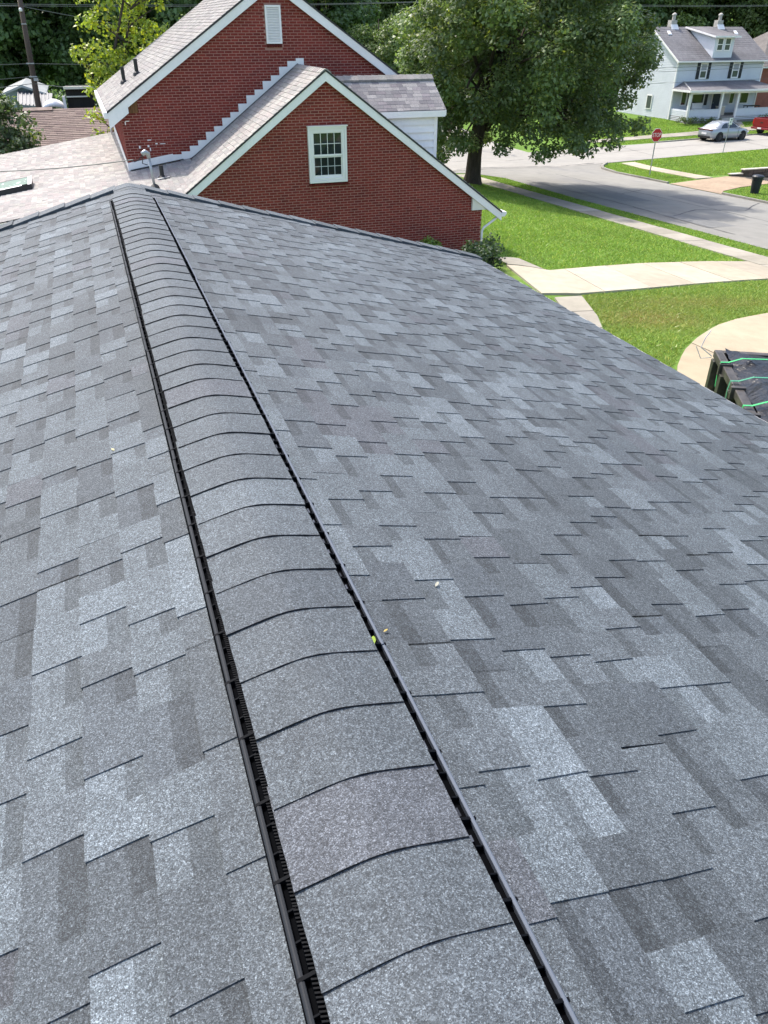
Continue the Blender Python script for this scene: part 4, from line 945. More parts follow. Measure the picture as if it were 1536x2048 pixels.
for x, yy in ((X0 - .06, Y0 - .05), (X1 - .06, Y0 - .05)): mb = MB(); mb.box(x, x + .14, yy, yy + .14, B0, EZ - .1); mb.build('corner_board', WHITE, wh)
SHUT = mat('dark_shutter', (.018, .022, .03), rough=.5); CURT = mat('grey_curtain', (.34, .35, .37), rough=.8)
def house_window(parent, x0, x1, z0, z1, y, shut=True, glass=HGLASS):
    mb = MB(); frame(mb, x0, x1, z0, z1, y - .06, y + .02, .11, .12, .12); w = mb.build('window', WHITE, parent)
    if parent.parent is None: sub = w
    mb = MB(); mb.box(x0 + .11, x1 - .11, y - .02, y, z0 + .12, (z0 + z1) / 2 - .03); mb.build('pane', glass, w if parent.parent is None else parent)
    mb = MB(); mb.box(x0 + .11, x1 - .11, y - .03, y - .01, (z0 + z1) / 2 + .03, z1 - .12); mb.build('pane', CURT if shut else glass, w if parent.parent is None else parent)
    mb = MB(); mb.box(x0 + .11, x1 - .11, y - .05, y - .0, (z0 + z1) / 2 - .03, (z0 + z1) / 2 + .03); mb.build('meeting_rail', WHITE, w if parent.parent is None else parent)
    if shut:
        for a, b in ((x0 - .36, x0 - .02), (x1 + .02, x1 + .36)):
            mb = MB(); mb.box(a, b, y - .05, y + .0, z0 + .0, z1)
            mb.build('shutter', SHUT, parent)
for x0 in (56.93, 60.74): house_window(wh, x0, x0 + .86, -4.42 + Z0, -3.06 + Z0, Y0 - .01)
for x0, x1, z0, z1 in ((53.5, 54.1, 0, 0),): pass
# left wall windows seen past the tree
for yy, zz in ((73.0, -1.5), (76.0, .9)):
    mb = MB(); mb.box(X0 - .07, X0 + .02, yy, yy + .9, zz, zz + 1.3); w = mb.build('window', WHITE, wh); mb = MB(); mb.box(X0 - .08, X0 - .07, yy + .1, yy + .8, zz + .1, zz + 1.2); mb.build('pane', HGLASS, w)
# dormer
DX0, DX1, DYf = 57.35, 59.55, 69.0
DYf = 69.95; zb_ = EZ + RS * (DYf - Y0 + .4) - .1; dtop = -.89 + Z0
DX0, DX1 = 58.05, 60.3
mb = MB(); mb.prism([(DX0, DYf, zb_), (DX1, DYf, zb_), (DX1, DYf, dtop - .08), (DX0, DYf, dtop - .08)], (0, .1, 0))
yk = (RY - .2)
for x in (DX0, DX1 - .08): mb.prism([(x, DYf + .1, zb_), (x, DYf + .1, dtop - .08), (x, yk, RZ - .22)], (.08, 0, 0))
d_ = mb.build('dormer', SIDING, wh, fix=True)
mb = MB(); sl = (RZ + .0 - dtop) / (yk - DYf + .3); mb.prism([(DX0 - .3, DYf - .3, dtop + .02), (DX0 - .3, yk, RZ + .02), (DX0 - .3, yk, RZ - .08), (DX0 - .3, DYf - .3, dtop - .1)], (DX1 - DX0 + .7, 0, 0)); mb.build('dormer_roof', GREYROOF, d_, fix=True)
mb = MB(); mb.box(DX0 - .32, DX1 + .42, DYf - .36, DYf - .3, dtop - .12, dtop + .03); mb.prism([(DX0 - .33, DYf - .3, dtop + .03), (DX0 - .33, yk, RZ + .03), (DX0 - .33, yk, RZ - .12), (DX0 - .33, DYf - .3, dtop - .12)], (.03, 0, 0)); mb.build('dormer_trim', WHITE, d_, fix=True)
for x0 in (58.32, 59.2):
    mb = MB(); frame(mb, x0, x0 + .72, -2.10 + Z0, -1.02 + Z0, DYf - .05, DYf + .0, .08); mb.box(x0 + .08, x0 + .64, DYf - .04, DYf - .005, -1.60 + Z0, -1.54 + Z0); mb.build('dormer_window', WHITE, d_)
    mb = MB(); mb.box(x0 + .08, x0 + .64, DYf - .02, DYf - .004, -2.02 + Z0, -1.10 + Z0); mb.build('pane', HGLASS, d_)
# chimneys, roof vents
CHIM = mat('grey_chimney_block', (.42, .40, .36), rough=.9, noise=[(4, .15)])
for xc in (56.4, 61.95):
    mb = MB(); mb.box(xc - .33, xc + .33, RY - .1, RY + .5, RZ - .5, RZ + .55); c_ = mb.build('chimney', CHIM, wh, bevel=.02)
    mb = MB(); mb.lathe(xc + .08, RY + .2, [(.17, RZ + .55), (.17, RZ + .95), (.24, RZ + .98), (.20, RZ + 1.08), (.03, RZ + 1.18)], 12); mb.build('chimney_pot', CHIM, c_, fix=True)
    mb = MB(); zf = EZ + RS * (RY - .1 - Y0 + .4); mb.prism([(xc - .45, RY - .5, zf - .28), (xc + .45, RY - .5, zf - .28), (xc + .4, RY - .12, RZ + .18), (xc - .4, RY - .12, RZ + .18)], (0, .02, .02)); mb.build('chimney_flashing', WHITE, c_, fix=True)
for xc in (55.25, 63.2): mb = MB(); zf = EZ + RS * (73.4 - Y0 + .4); mb.prism([(xc - .2, 73.2, zf - .05), (xc + .2, 73.2, zf - .05), (xc + .17, 73.55, zf + .2), (xc - .17, 73.55, zf + .2)], (0, .05, .1)); mb.build('roof_vent', WHITE, wh, fix=True)
# porch
PY = 67.45; PZf = -1.75; PE = -5.20 + Z0; PT = -4.62 + Z0
px0, px1 = X0 + .05, 64.35
mb = MB(); mb.add([(px0 - .25, PY - .3, PE), (px1 + .5, PY - .3, PE), (px1 - .6, Y0 - .03, PT), (px0 + .95, Y0 - .03, PT), (px0 - .25, Y0 - .03, PE), (px1 + .5, Y0 - .03, PE)], [(0, 1, 2, 3), (0, 3, 4), (1, 5, 2)])
mb.add([(px0 - .25, PY - .3, PE - .06), (px1 + .5, PY - .3, PE - .06), (px1 + .5, Y0 - .03, PE - .06), (px0 - .25, Y0 - .03, PE - .06)], [(3, 2, 1, 0)]); mb.build('porch_roof', GREYROOF, wh)
mb = MB(); mb.box(px0 - .28, px1 + .53, PY - .36, PY - .3, PE - .16, PE + .01); mb.box(px0 - .3, px0 - .25, PY - .3, Y0 - .05, PE - .16, PE + .01); mb.box(px0, px1 + .2, PY - .05, PY + .1, PE - .32, PE - .07); mb.build('porch_fascia', WHITE, wh)
mb = MB(); mb.tube([(px0 - .25, PY - .3, PE + .03), (px0 + .95, Y0 - .05, PT + .03)], .05, 6); mb.build('hip_cap', mat('pale_hip', (.4, .39, .38)), wh, fix=True)
mb = MB(); mb.box(px0, px1 + .1, PY, Y0, B0 - .4, PZf); mb.build('porch_floor', mat('grey_porch_boards', (.22, .2, .18), noise=[(5, .2)]), wh)
for x in (px0 + .0, 58.05, 59.95, 64.1): mb = MB(); mb.box(x, x + .2, PY - .03, PY + .17, PZf - .3, PE - .1); mb.build('post', WHITE, wh, bevel=.01)
for x0, x1 in ((px0 + .2, 58.05), (60.15, 64.1)):
    mb = MB(); mb.box(x0, x1, PY + .02, PY + .14, PZf - .35, -1.17); z = PZf - .35
    while z < -1.22: mb.obox((x0, PY + .02, z), (x1 - x0, 0, 0), (0, -.03, 0), (0, .02, .13)); z += .135
    mb.box(x0, x1, PY - .03, PY + .17, -1.17, -1.13); mb.build('porch_rail', SIDING, wh)
mb = MB(); mb.box(px0 + .02, px0 + .14, PY + .14, Y0 - .05, PZf - .4, -1.17); z = PZf - .4
while z < -1.22: mb.obox((px0 + .02, PY + .17, z), (0, Y0 - PY - .25, 0), (-.03, 0, 0), (.02, 0, .13)); z += .135
mb.build('porch_rail', SIDING, wh)
mb = MB(); mb.box(px0 + .1, px0 + .16, PY - .1, PY - .04, -2.4, PE - .1); mb.build('downspout', WHITE, wh)
for x0, x1 in ((55.3, 56.0), (56.6, 58.1), (61.1, 61.75), (62.4, 63.5)):
    mb = MB(); frame(mb, x0, x1, -1.0, .35, Y0 - .07, Y0 + .02, .1); w = mb.build('window', WHITE, wh); mb = MB(); mb.box(x0 + .1, x1 - .1, Y0 - .03, Y0 - .01, -.9, .25); mb.build('pane', GLASS, w)
for a, b in ((56.15, 56.52), (58.18, 58.5)): mb = MB(); mb.box(a, b, Y0 - .06, Y0, -1.0, .35); mb.build('shutter', SHUT, wh)
mb = MB(); mb.box(59.1, 60.0, Y0 - .06, Y0, PZf, .35); dr = mb.build('door', mat('dark_blue_door', (.02, .028, .06), rough=.4), wh); mb = MB(); frame(mb, 58.98, 60.12, PZf, .45, Y0 - .08, Y0 - .0, .11); mb.build('door_frame', WHITE, dr)
mb = MB(); mb.lathe(59.22, Y0 - .1, [(.03, -.85), (.045, -.82), (.03, -.79)], 8); mb.build('door_knob', METAL, dr, fix=True)
for k in range(3): mb = MB(); mb.box(58.4, 59.9, PY - .3 * (k + 1), PY - .3 * k, B0 - .5, PZf - .17 * (k + 1)); mb.build('step', CHIM, wh)
# things on the porch
bx_ = empty('storage_box', (58.75, 68.0, PZf), 'beige panel box standing on the porch beside the steps', 'box'); mb = MB(); mb.box(58.3, 59.1, 67.9, 68.3, PZf, PZf + .75); mb.build('body', mat('beige_panel', (.42, .37, .3)), bx_, bevel=.02); mb = MB(); mb.box(58.27, 59.13, 67.87, 68.33, PZf + .75, PZf + .80); mb.build('lid', CREAM, bx_)
ch = empty('porch_bench', (56.9, 69.2, PZf), 'white cushioned bench on the left half of the porch', 'bench'); mb = MB(); mb.box(56.4, 57.6, 69.0, 69.5, PZf + .42, PZf + .56); mb.build('seat', WHITE, ch, bevel=.04); mb = MB(); mb.box(56.4, 57.6, 69.42, 69.55, PZf + .5, PZf + 1.02); mb.build('backrest', WHITE, ch, bevel=.04)
for x in (56.44, 57.5):
    for y in (69.05, 69.4): mb = MB(); mb.box(x, x + .06, y, y + .06, PZf, PZf + .42); mb.build('leg', WHITE, ch)
tb = empty('porch_table', (62.8, 68.6, PZf), 'dark low table on the right half of the porch', 'table'); mb = MB(); mb.box(62.1, 63.7, 68.3, 68.9, PZf + .66, PZf + .72); mb.build('table_top', DARKM, tb)
for x in (62.15, 63.55):
    for y in (68.33, 68.8): mb = MB(); mb.box(x, x + .06, y, y + .06, PZf, PZf + .66); mb.build('leg', DARKM, tb)

# neighbouring brick house at the right edge
nb = empty('neighbour_house', (72, 76, g1(72, 72)), 'brick house with brown-grey roof at the right edge behind the white house', 'house')
nx0, nx1, ny0, ny1 = 66.6, 76, 72.4, 81; nz = -2.1
PB = mat('far_brick', (.27, .10, .075), rough=.9, noise=[(3, .12), (20, .2)])
mb = MB(); mb.box(nx0, nx1, ny0, ny1, nz - .8, 2.1); mb.build('wall', PB, nb)
mb = MB(); apx = [(nx0 - .4, ny0 - .4, 2.1), (nx1 + .4, ny0 - .4, 2.1), (nx1 + .4, ny1 + .4, 2.1), (nx0 - .4, ny1 + .4, 2.1), (70.5, 76.7, 5.2), (73, 76.7, 5.2)]
mb.add(apx, [(0, 1, 5, 4), (1, 2, 5), (2, 3, 4, 5), (3, 0, 4), (3, 2, 1, 0)]); mb.build('roof', mat('brown_grey_roof', (.16, .145, .135), rough=.92, noise=[(2, .15), (14, .15)]), nb)
mb = MB(); mb.box(nx0 - .45, nx1 + .45, ny0 - .5, ny0 - .4, 1.98, 2.1); mb.build('gutter', WHITE, nb)
mb = MB(); frame(mb, 68.5, 69.6, -.2, 1.3, ny0 - .06, ny0 + .02, .1); w = mb.build('window', WHITE, nb); mb = MB(); mb.box(68.6, 69.5, ny0 - .03, ny0 - .01, -.1, 1.2); mb.build('pane', HGLASS, w)

# ------------------------------------------------------------------ buildings behind on the left
bs = empty('brown_roofed_garage', (-1.5, 37, 0), 'low building with a plain brown shingled roof behind the pale roof on the left', 'garage')
rz, ez2 = -3.08 + Z0, -5.05 + Z0
mb = MB(); mb.box(-4.6, 2.4, 35.3, 44.4, -1, ez2 - .05); mb.build('wall', WOOD, bs)
mb = MB(); mb.prism([(-5, 40, rz), (-5, 35, ez2), (-5, 35, ez2 - .1), (-5, 40, rz - .1)], (7.8, 0, 0)); mb.prism([(-5, 40, rz), (-5, 40, rz - .1), (-5, 45, ez2 - .1), (-5, 45, ez2)], (7.8, 0, 0)); mb.build('roof', UNDER, bs, fix=True)
mb = MB(); tab_field(mb, (-5, 40, rz + .003), (1, 0, 0), (0, -5, ez2 - rz), (0, -(rz - ez2), 5), 7.8, math.hypot(5, rz - ez2), [(.20, .155, .135), (.225, .175, .15), (.185, .14, .125), (.21, .16, .14)], expo=.15, tw=(.28, .34), t=.02)
mb.build('roof_shingles', PALE_SH, bs)['kind'] = 'stuff'
mb = MB(); mb.prism([(-5, 39.8, rz - .02), (-5, 40, rz + .08), (-5, 40.2, rz - .02)], (3.75, 0, 0)); mb.build('ridge_cap', mat('tan_ridge', (.25, .19, .16), rough=.9, noise=[(5, .2)]), bs, fix=True)

bh = empty('blue_house', (-2.4, 52, 0), 'small blue-grey gabled house with pale metal roof behind the utility pole', 'house')
BLUE = mat('blue_grey_siding', (.20, .27, .31), rough=.7, noise=[(2, .08)]); PMET = mat('pale_metal_roof', (.36, .38, .38), rough=.45, metal=.2, noise=[(2, .1)])
bx0, bx1, by0, by1 = -3.75, -1.95, 50, 56; bap = -2.66 + Z0; bev = -3.02 + Z0; bm_ = (bx0 + bx1) / 2
mb = MB(); mb.prism([(bx0, by0, -2), (bx1, by0, -2), (bx1, by0, bev - .05), (bm_, by0, bap - .1), (bx0, by0, bev - .05)], (0, 6, 0)); mb.build('wall', BLUE, bh, fix=True)
mb = MB()
for a, b in ((bm_, bx0 - .25), (bm_, bx1 + .25)): mb.prism([(a, by0 - .3, bap), (b, by0 - .3, bev - .06), (b, by0 - .3, bev - .14), (a, by0 - .3, bap - .12)], (0, 6.6, 0))
mb.build('roof', PMET, bh, fix=True)
mb = MB(); mb.prism([(-3.1, 47.5, -3.45 + Z0), (-1.55, 47.5, -3.62 + Z0), (-1.4, 50, -3.15 + Z0), (-3.1, 50, -3.02 + Z0)], (0, 0, .05))
for k in range(9): x = -3.1 + k * .18; mb.obox((x, 47.5, -3.40 + Z0 - .019 * k), (.04, 0, 0), (0, 2.5, .43 + .005 * k), (0, 0, .05))
mb.build('porch_roof', mat('grey_corrugated', (.24, .24, .24), rough=.5, metal=.3), bh, fix=True)
mb = MB(); mb.box(-3.0, -2.9, 47.7, 47.8, -2, -3.5 + Z0); mb.box(-1.7, -1.6, 47.7, 47.8, -2, -3.65 + Z0); mb.build('post', WHITE, bh)

cv = empty('white_canopy', (-1.2, 43, 0), 'white fabric canopy with a rounded top behind the brown roof ridge', 'canopy')
mb = MB(); rings = []
for i in range(9):
    t = i / 8; a = math.pi * t; x = -1.75 + 1.0 * t; h = .30 * math.sin(a) ** .6
    rings.append([(x, 42.2, -3.25 + Z0 + h * .6), (x, 42.6, -3.2 + Z0 + h), (x, 43.2, -3.2 + Z0 + h), (x, 43.6, -3.25 + Z0 + h * .6), (x, 43.55, -3.32 + Z0 + h * .5), (x, 42.25, -3.32 + Z0 + h * .5)])
mb.loft(rings); mb.build('fabric', WHITE, cv, smooth=True, fix=True)
for x in (-1.7, -.8):
    for y in (42.3, 43.5): mb = MB(); mb.tube([(x, y, -2), (x, y, -3.27 + Z0)], .03, 6); mb.build('pole', METAL, cv)

ds_ = empty('dark_shed', (-.2, 41.5, 0), 'dark wooden shed with a pale top beam beside the brown roof', 'shed')
mb = MB(); mb.box(-.60, .55, 41.1, 43, -2, -2.36 + Z0); mb.build('wall', mat('black_boards', (.02, .02, .018), rough=.9, noise=[(8, .3, (1, 1, .2))]), ds_)
mb = MB(); mb.box(-.66, .60, 40.95, 41.1, -2.40 + Z0, -2.30 + Z0); mb.build('top_beam', CREAM, ds_); mb = MB(); mb.box(-.60, .3, 41.0, 41.1, -2.72 + Z0, -2.67 + Z0); mb.build('rail', CREAM, ds_)
mb = MB(); mb.box(-.78, -.66, 40.95, 41.1, -2, -2.66 + Z0); mb.build('post', WHITE, ds_)
gt = MB(); gt.prism([(-.42, 40.6, -3.42 + Z0), (.12, 40.6, -3.42 + Z0), (.12, 40.9, -3.18 + Z0), (-.42, 40.9, -3.18 + Z0)], (0, .03, -.05)); gto = gt.build('tarp', mat('green_tarp', (.05, .16, .10), rough=.5, noise=[(6, .3)]), None, fix=True); tag(gto, 'folded dark green tarp at the foot of the dark shed', 'tarp')

# utility pole on the left with its wires
up = empty('utility_pole', (-1.98, 44, g1(-1.98, 44)), 'weathered wooden utility pole with wires at the upper left', 'utility pole')
mb = MB(); mb.tube([(-2.0, 44, -3.2), (-1.97, 44, -3.33 + Z0), (-1.89, 44, -1.5 + Z0), (-1.74, 44, 2.2 + Z0)], [.16, .145, .125, .10], 10); mb.build('shaft', mat('weathered_pole', (.085, .062, .05), rough=.95, noise=[(5, .3, (1, 1, .1)), (30, .2)]), up, smooth=True)
mb = MB(); mb.lathe(-1.84, 43.84, [(.0, .50 + Z0), (.07, .52 + Z0), (.075, .60 + Z0), (.03, .66 + Z0)], 10); mb.build('insulator', WHITE, up, fix=True)
mb = MB(); mb.box(-1.93, -1.72, 43.84, 43.88, .02 + Z0, .06 + Z0); mb.build('bracket', METAL, up)
for z in (-1.52, -2.05): mb = MB(); mb.box(-2.1, -1.75, 43.86, 43.9, z + Z0, z + Z0 + .05); mb.build('bracket', METAL, up)
mb = MB(); mb.box(-1.92, -1.72, 43.8, 43.9, -2.2 + Z0, -2.08 + Z0); mb.build('bracket', METAL, up)
WIRE = mat('grey_wire', (.12, .13, .12), rough=.5)
def wire(pts, r, label, sag=.3, n=14):
    r *= .62
    mb = MB(); path = []
    for (a, b) in zip(pts[:-1], pts[1:]):
        for i in range(n + 1): t = i / n; p = Vector(a).lerp(Vector(b), t); p.z -= sag * 4 * t * (1 - t); path.append(p)
    cl = [path[0]] + [q for p, q in zip(path[:-1], path[1:]) if (q - p).length > 1e-4]
    o = mb.tube(cl, r, 5).build('power_line', WIRE, None, fix=True); tag(o, label, 'wire', 'overhead wires'); return o
zp = lambda z: z + Z0
wire([(-14, 46, zp(.9)), (-1.84, 44, zp(.72)), (6.5, 48, zp(-.55)), (15, 52, zp(-.7))], .022, 'upper wire running right from the left utility pole, above the brown roof', .05)
wire([(-14, 44, zp(-1.6)), (-1.9, 43.9, zp(-1.5)), (8, 43, zp(-1.6))], .018, 'middle wire crossing the left utility pole', .05)
wire([(-14, 43, zp(-2.6)), (-1.95, 43.9, zp(-2.02))], .018, 'wire coming to the left utility pole from the left edge', .05)
wire([(-14, 47, zp(-3.4)), (-1.95, 43.9, zp(-2.3)), (3, 41, zp(-2.62))], .024, 'lowest thick wire at the left utility pole, down to the brick house', .06)
wire([(.95, 21.4, -2.80 + Z0), (-2.1, 22, -3.0 + Z0), (-8, 23, -3.25 + Z0)], .02, 'thin cable from the service mast over the pale low roof', .04)
# street poles carrying the lines along the far street
def street_pole(x, y, label):
    r_ = empty('utility_pole', (x, y, g1(x, y)), label, 'utility pole'); z = g1(x, y); mb = MB(); mb.tube([(x, y, z - .3), (x, y, z + 5), (x, y, z + 10.4)], [.16, .14, .10], 9); mb.build('shaft', MATS['weathered_pole'], r_, smooth=True, fix=True)
    mb = MB(); mb.box(x - .06, x + .06, y - 1.0, y + 1.0, z + 9.6, z + 9.72); mb.build('crossarm', WOOD, r_)
    for yy in (-.9, .9): mb = MB(); mb.lathe(x, y + yy, [(.04, z + 9.72), (.06, z + 9.78), (.05, z + 9.86), (.01, z + 9.9)], 8); mb.build('insulator', WHITE, r_, fix=True)
street_pole(27.5, 62.3, 'wooden street pole mostly hidden behind the big maple'); street_pole(86, 65.2, 'wooden street pole beyond the right edge')
A_, B_ = (27.5, 62.3), (86, 65.2); za, zb2 = g1(*A_), g1(*B_)
wire([(-30, 56, za + 9.9), (A_[0], A_[1] - .9, za + 9.85), (B_[0], B_[1] - .9, zb2 + 9.85)], .025, 'upper street wire against the wood, nearer of two', .5)
wire([(-30, 58, za + 9.9), (A_[0], A_[1] + .9, za + 9.85), (B_[0], B_[1] + .9, zb2 + 9.85)], .025, 'upper street wire against the wood, farther of two', .55)
wire([(A_[0], A_[1], za + 5.1), (B_[0], B_[1], zb2 + 5.3)], .03, 'street wire crossing the white house above its porch roof', .25)
wire([(A_[0], A_[1], za + 4.85), (B_[0], B_[1], zb2 + 5.0)], .025, 'street wire just under another above the white porch roof', .25)
wire([(A_[0], A_[1], za + 4.1), (B_[0], B_[1], zb2 + 3.9)], .022, 'lowest street wire passing in front of the white porch posts', .25)

# ------------------------------------------------------------------ street things
def text_mesh(s, size, ext=.004):
    cu = bpy.data.curves.new('lettering', 'FONT'); cu.body = s; cu.size = size; cu.extrude = ext; cu.align_x = 'CENTER'; cu.align_y = 'CENTER'
    t = bpy.data.objects.new('lettering', cu); col.objects.link(t); dg = bpy.context.evaluated_depsgraph_get(); me = bpy.data.meshes.new_from_object(t.evaluated_get(dg)); bpy.data.objects.remove(t); return me
SX, SYs = 34.0, 44.7; sz0 = g1(SX, SYs)
st = empty('stop_sign', (SX, SYs, sz0), 'red octagonal stop sign on a thin post at the street corner', 'stop sign')
RED = mat('sign_red', (.46, .018, .03), rough=.4)
mb = MB(); mb.box(SX - .03, SX + .03, SYs - .02, SYs + .02, sz0 - .3, sz0 + 2.75); mb.build('post', METAL, st)
oc = lambda r, y: [(SX + r * math.cos(R(22.5 + 45 * k)), y, sz0 + 2.37 + r * math.sin(R(22.5 + 45 * k))) for k in range(8)]
mb = MB(); mb.prism(oc(.41, SYs - .03), (0, -.006, 0)); pl = mb.build('plate', WHITE, st, fix=True)
mb = MB(); mb.prism(oc(.385, SYs - .0365), (0, -.004, 0)); mb.build('red_face', RED, pl, fix=True)
o = link('lettering', text_mesh('STOP', .33), pl); o.data.materials.append(WHITE); o.matrix_basis = Matrix.Translation((SX, SYs - .044, sz0 + 2.37)) @ Matrix.Rotation(R(90), 4, 'X') @ Matrix.Diagonal((.80, 1.0, 1, 1))
SX, SYs = 46.2, 52.3; sz0 = g1(SX, SYs)
st = empty('parking_sign', (SX, SYs, sz0), 'small white street sign on a leaning grey post in front of the silver car', 'sign')
lean = .10
mb = MB(); mb.tube([(SX, SYs, sz0 - .3), (SX + lean * 1, SYs, sz0 + 2.35)], .03, 6); mb.build('post', METAL, st, fix=True)
mb = MB(); mb.box(SX + lean - .15, SX + lean + .15, SYs - .045, SYs - .035, sz0 + 1.95, sz0 + 2.42); pl = mb.build('plate', WHITE, st)
mb = MB(); mb.box(SX + lean - .02, SX + lean + .10, SYs - .049, SYs - .046, sz0 + 2.26, sz0 + 2.34); mb.box(SX + lean - .06, SX + lean + .02, SYs - .049, SYs - .046, sz0 + 2.10, sz0 + 2.19); mb.build('marking', mat('dark_print', (.05, .05, .06)), pl)

# trash bin
bx, by = 34.5, 35.9; bz = g1(bx, by)
bn = empty('trash_bin', (bx, by, bz), 'black plastic trash can on the grass by the far kerb', 'trash can')
BIN = mat('black_bin_plastic', (.02, .024, .032), rough=.45)
mb = MB(); mb.lathe(bx, by, [(.21, bz + .03), (.22, bz + .05), (.28, bz + .82), (.31, bz + .83), (.31, bz + .88), (.27, bz + .88), (.25, bz + .3)], 18); mb.build('body', BIN, bn, smooth=False, fix=True)
mb = MB(); mb.lathe(bx, by, [(.318, bz + .87), (.32, bz + .91), (.25, bz + .97), (.05, bz + 1.0)], 18); mb.build('lid', BIN, bn, fix=True)
for s_ in (-1, 1): mb = MB(); mb.tube([(bx + s_ * .27, by - .08, bz + .72), (bx + s_ * .36, by - .08, bz + .74), (bx + s_ * .36, by + .08, bz + .74), (bx + s_ * .27, by + .08, bz + .72)], .018, 6); mb.build('handle', BIN, bn, fix=True)

# retaining wall of dark stone with pale caps
rw = empty('retaining_wall', (41, 42.5, g1(41, 42.6)), 'stepped dark stone retaining wall with pale capstones beside the tan driveway', 'retaining wall')
STONE = mat('dark_wall_stone', (.075, .062, .052), rough=.95, attr=True, noise=[(4, .25), (25, .2)]); CAPS = mat('pale_capstone', (.46, .43, .36), rough=.9, noise=[(3, .12)])
wtop = [(37.9, 38.45, -8.17), (38.45, 39.4, -8.03), (39.4, 42.6, -7.80), (42.6, 46, -7.45)]
mb = MB()
for x0, x1, z in wtop: mb.box(x0, x1, 42.38, 42.55, -8.9 + Z0 - (.3 if x0 > 40 else 0), z + Z0 - .06)
mb.build('core', mat('wall_mortar', (.06, .055, .05), rough=.95), rw)
for x0, x1, z in wtop:
    mb = MB(); mb.box(x0 - .04, x1 - .045, 42.28, 42.62, z + Z0 - .06, z + Z0); mb.build('capstone', CAPS, rw, bevel=.008)
    zz = z + Z0 - .075; r = 0
    while zz > -9.3 + Z0:
        h = random.uniform(.13, .19); x = x0 - random.uniform(0, .25)
        while x < x1:
            w = random.uniform(.26, .5); a, b = max(x, x0), min(x + w, x1); x += w
            if b - a < .06: continue
            k = random.uniform(.7, 1.5); mb = MB(); mb.box(a + .008, b - .008, 42.33 - random.uniform(0, .03), 42.385, zz - h + .008, zz, (k, k * random.uniform(.92, 1.03), k * .95)); mb.build('stone', STONE, rw, bevel=.012)
        zz -= h

# ------------------------------------------------------------------ silver car and red pickup
RUB = mat('tyre_rubber', (.018, .018, .018), rough=.8); RIM = mat('dark_rim', (.05, .05, .055), rough=.4, metal=.5)
SILV = mat('silver_car_paint', (.33, .35, .37), rough=.28, metal=.35, coat=.6); CGL = mat('car_glass', (.02, .028, .032), rough=.05, spec=.6)
def wheel(parent, x, y, z, r, w=.22):
    mb = MB(); n = 20; prof = [(-w / 2, r * .62), (-w / 2, r * .95), (-w / 2 + .02, r), (w / 2 - .02, r), (w / 2, r * .95), (w / 2, r * .62)]
    rings = [[(x + q * math.cos(2 * math.pi * k / n), y + d, z + q * math.sin(2 * math.pi * k / n)) for k in range(n)] for d, q in prof]; mb.loft(rings); wl_ = mb.build('wheel', RUB, parent, fix=True)
    mb = MB(); sgn = -1
    mb.loft([[(x + q * math.cos(2 * math.pi * k / n), y + d, z + q * math.sin(2 * math.pi * k / n)) for k in range(n)] for d, q in ((-w / 2 - .004, r * .64), (-w / 2 + .02, r * .5), (w / 2 + .004, r * .64))]); 
    for k in range(5): a = 2 * math.pi * k / 5; mb.obox((x - .02 * math.sin(a), y - w / 2 - .012, z + .02 * math.cos(a)), (r * .62 * math.cos(a), 0, r * .62 * math.sin(a)), (.05 * math.sin(a), 0, -.05 * math.cos(a)), (0, .02, 0))
    mb.build('rim', RIM, wl_, fix=True)
def interp(x, tab):
    for (a, va), (b, vb) in zip(tab[:-1], tab[1:]):
        if a <= x <= b: t = (x - a) / (b - a + 1e-9); t = t * t * (3 - 2 * t) if False else t; return va + (vb - va) * t
    return tab[-1][1] if x > tab[-1][0] else tab[0][1]
cx0, cyc = 49.15, 58.65; cz = g1(51.5, 58.6) + .034; ang = math.atan(.13)
car = empty('silver_sedan', (cx0 + 2.3, cyc, cz), 'silver four door sedan parked at the far kerb in front of the white house', 'car', rz=0)
top = [(0, .80), (.10, .98), (.55, 1.02), (1.0, 1.0), (3.1, .96), (3.5, .95), (4.2, .82), (4.5, .68), (4.62, .55)]
bot = [(0, .42), (.15, .28), (.5, .22), (4.1, .20), (4.5, .26), (4.62, .38)]; hw = [(0, .66), (.12, .80), (.5, .88), (1.5, .915), (3.3, .915), (4.0, .87), (4.4, .72), (4.62, .5)]
def carmesh(fn):
    return fn
rings = []
for i in range(33):
    x = 4.62 * i / 32; t, b, w = interp(x, top), interp(x, bot), interp(x, hw)
    rings.append([(x, -w * .86, b), (x, -w * .97, b + .1), (x, -w, b + (t - b) * .45), (x, -w * .965, t - .10), (x, -w * .90, t - .015), (x, -w * .5, t + .02), (x, 0, t + .03), (x, w * .5, t + .02), (x, w * .90, t - .015), (x, w * .965, t - .10), (x, w, b + (t - b) * .45), (x, w * .97, b + .1), (x, w * .86, b)])
TT = Matrix.Translation((cx0 + 2.31, cyc, cz)) @ Matrix.Rotation(ang, 4, 'Z') @ Matrix.Translation((-2.31, 0, 0))
def tbuild(mb, name, m, parent, **k):
    mb.v = [tuple(TT @ Vector(p)) for p in mb.v]; return mb.build(name, m, parent, **k)
mb = MB(); mb.loft(rings); body = tbuild(mb, 'body', SILV, car, smooth=True, fix=True)
gl = [(.42, .99, .80), (.80, 1.22, .74), (1.35, 1.44, .66), (2.0, 1.475, .64), (2.5, 1.43, .65), (3.0, 1.20, .72), (3.45, .97, .80)]
rings = []
for i in range(19):
    x = .42 + 3.03 * i / 18; t = interp(x, [(a, b) for a, b, c in gl]); w = interp(x, [(a, c) for a, b, c in gl])
    rings.append([(x, -.86, .93), (x, -.84, .95), (x, -w, t - .05), (x, -w * .8, t), (x, 0, t + .025), (x, w * .8, t), (x, w, t - .05), (x, .84, .95), (x, .86, .93)])
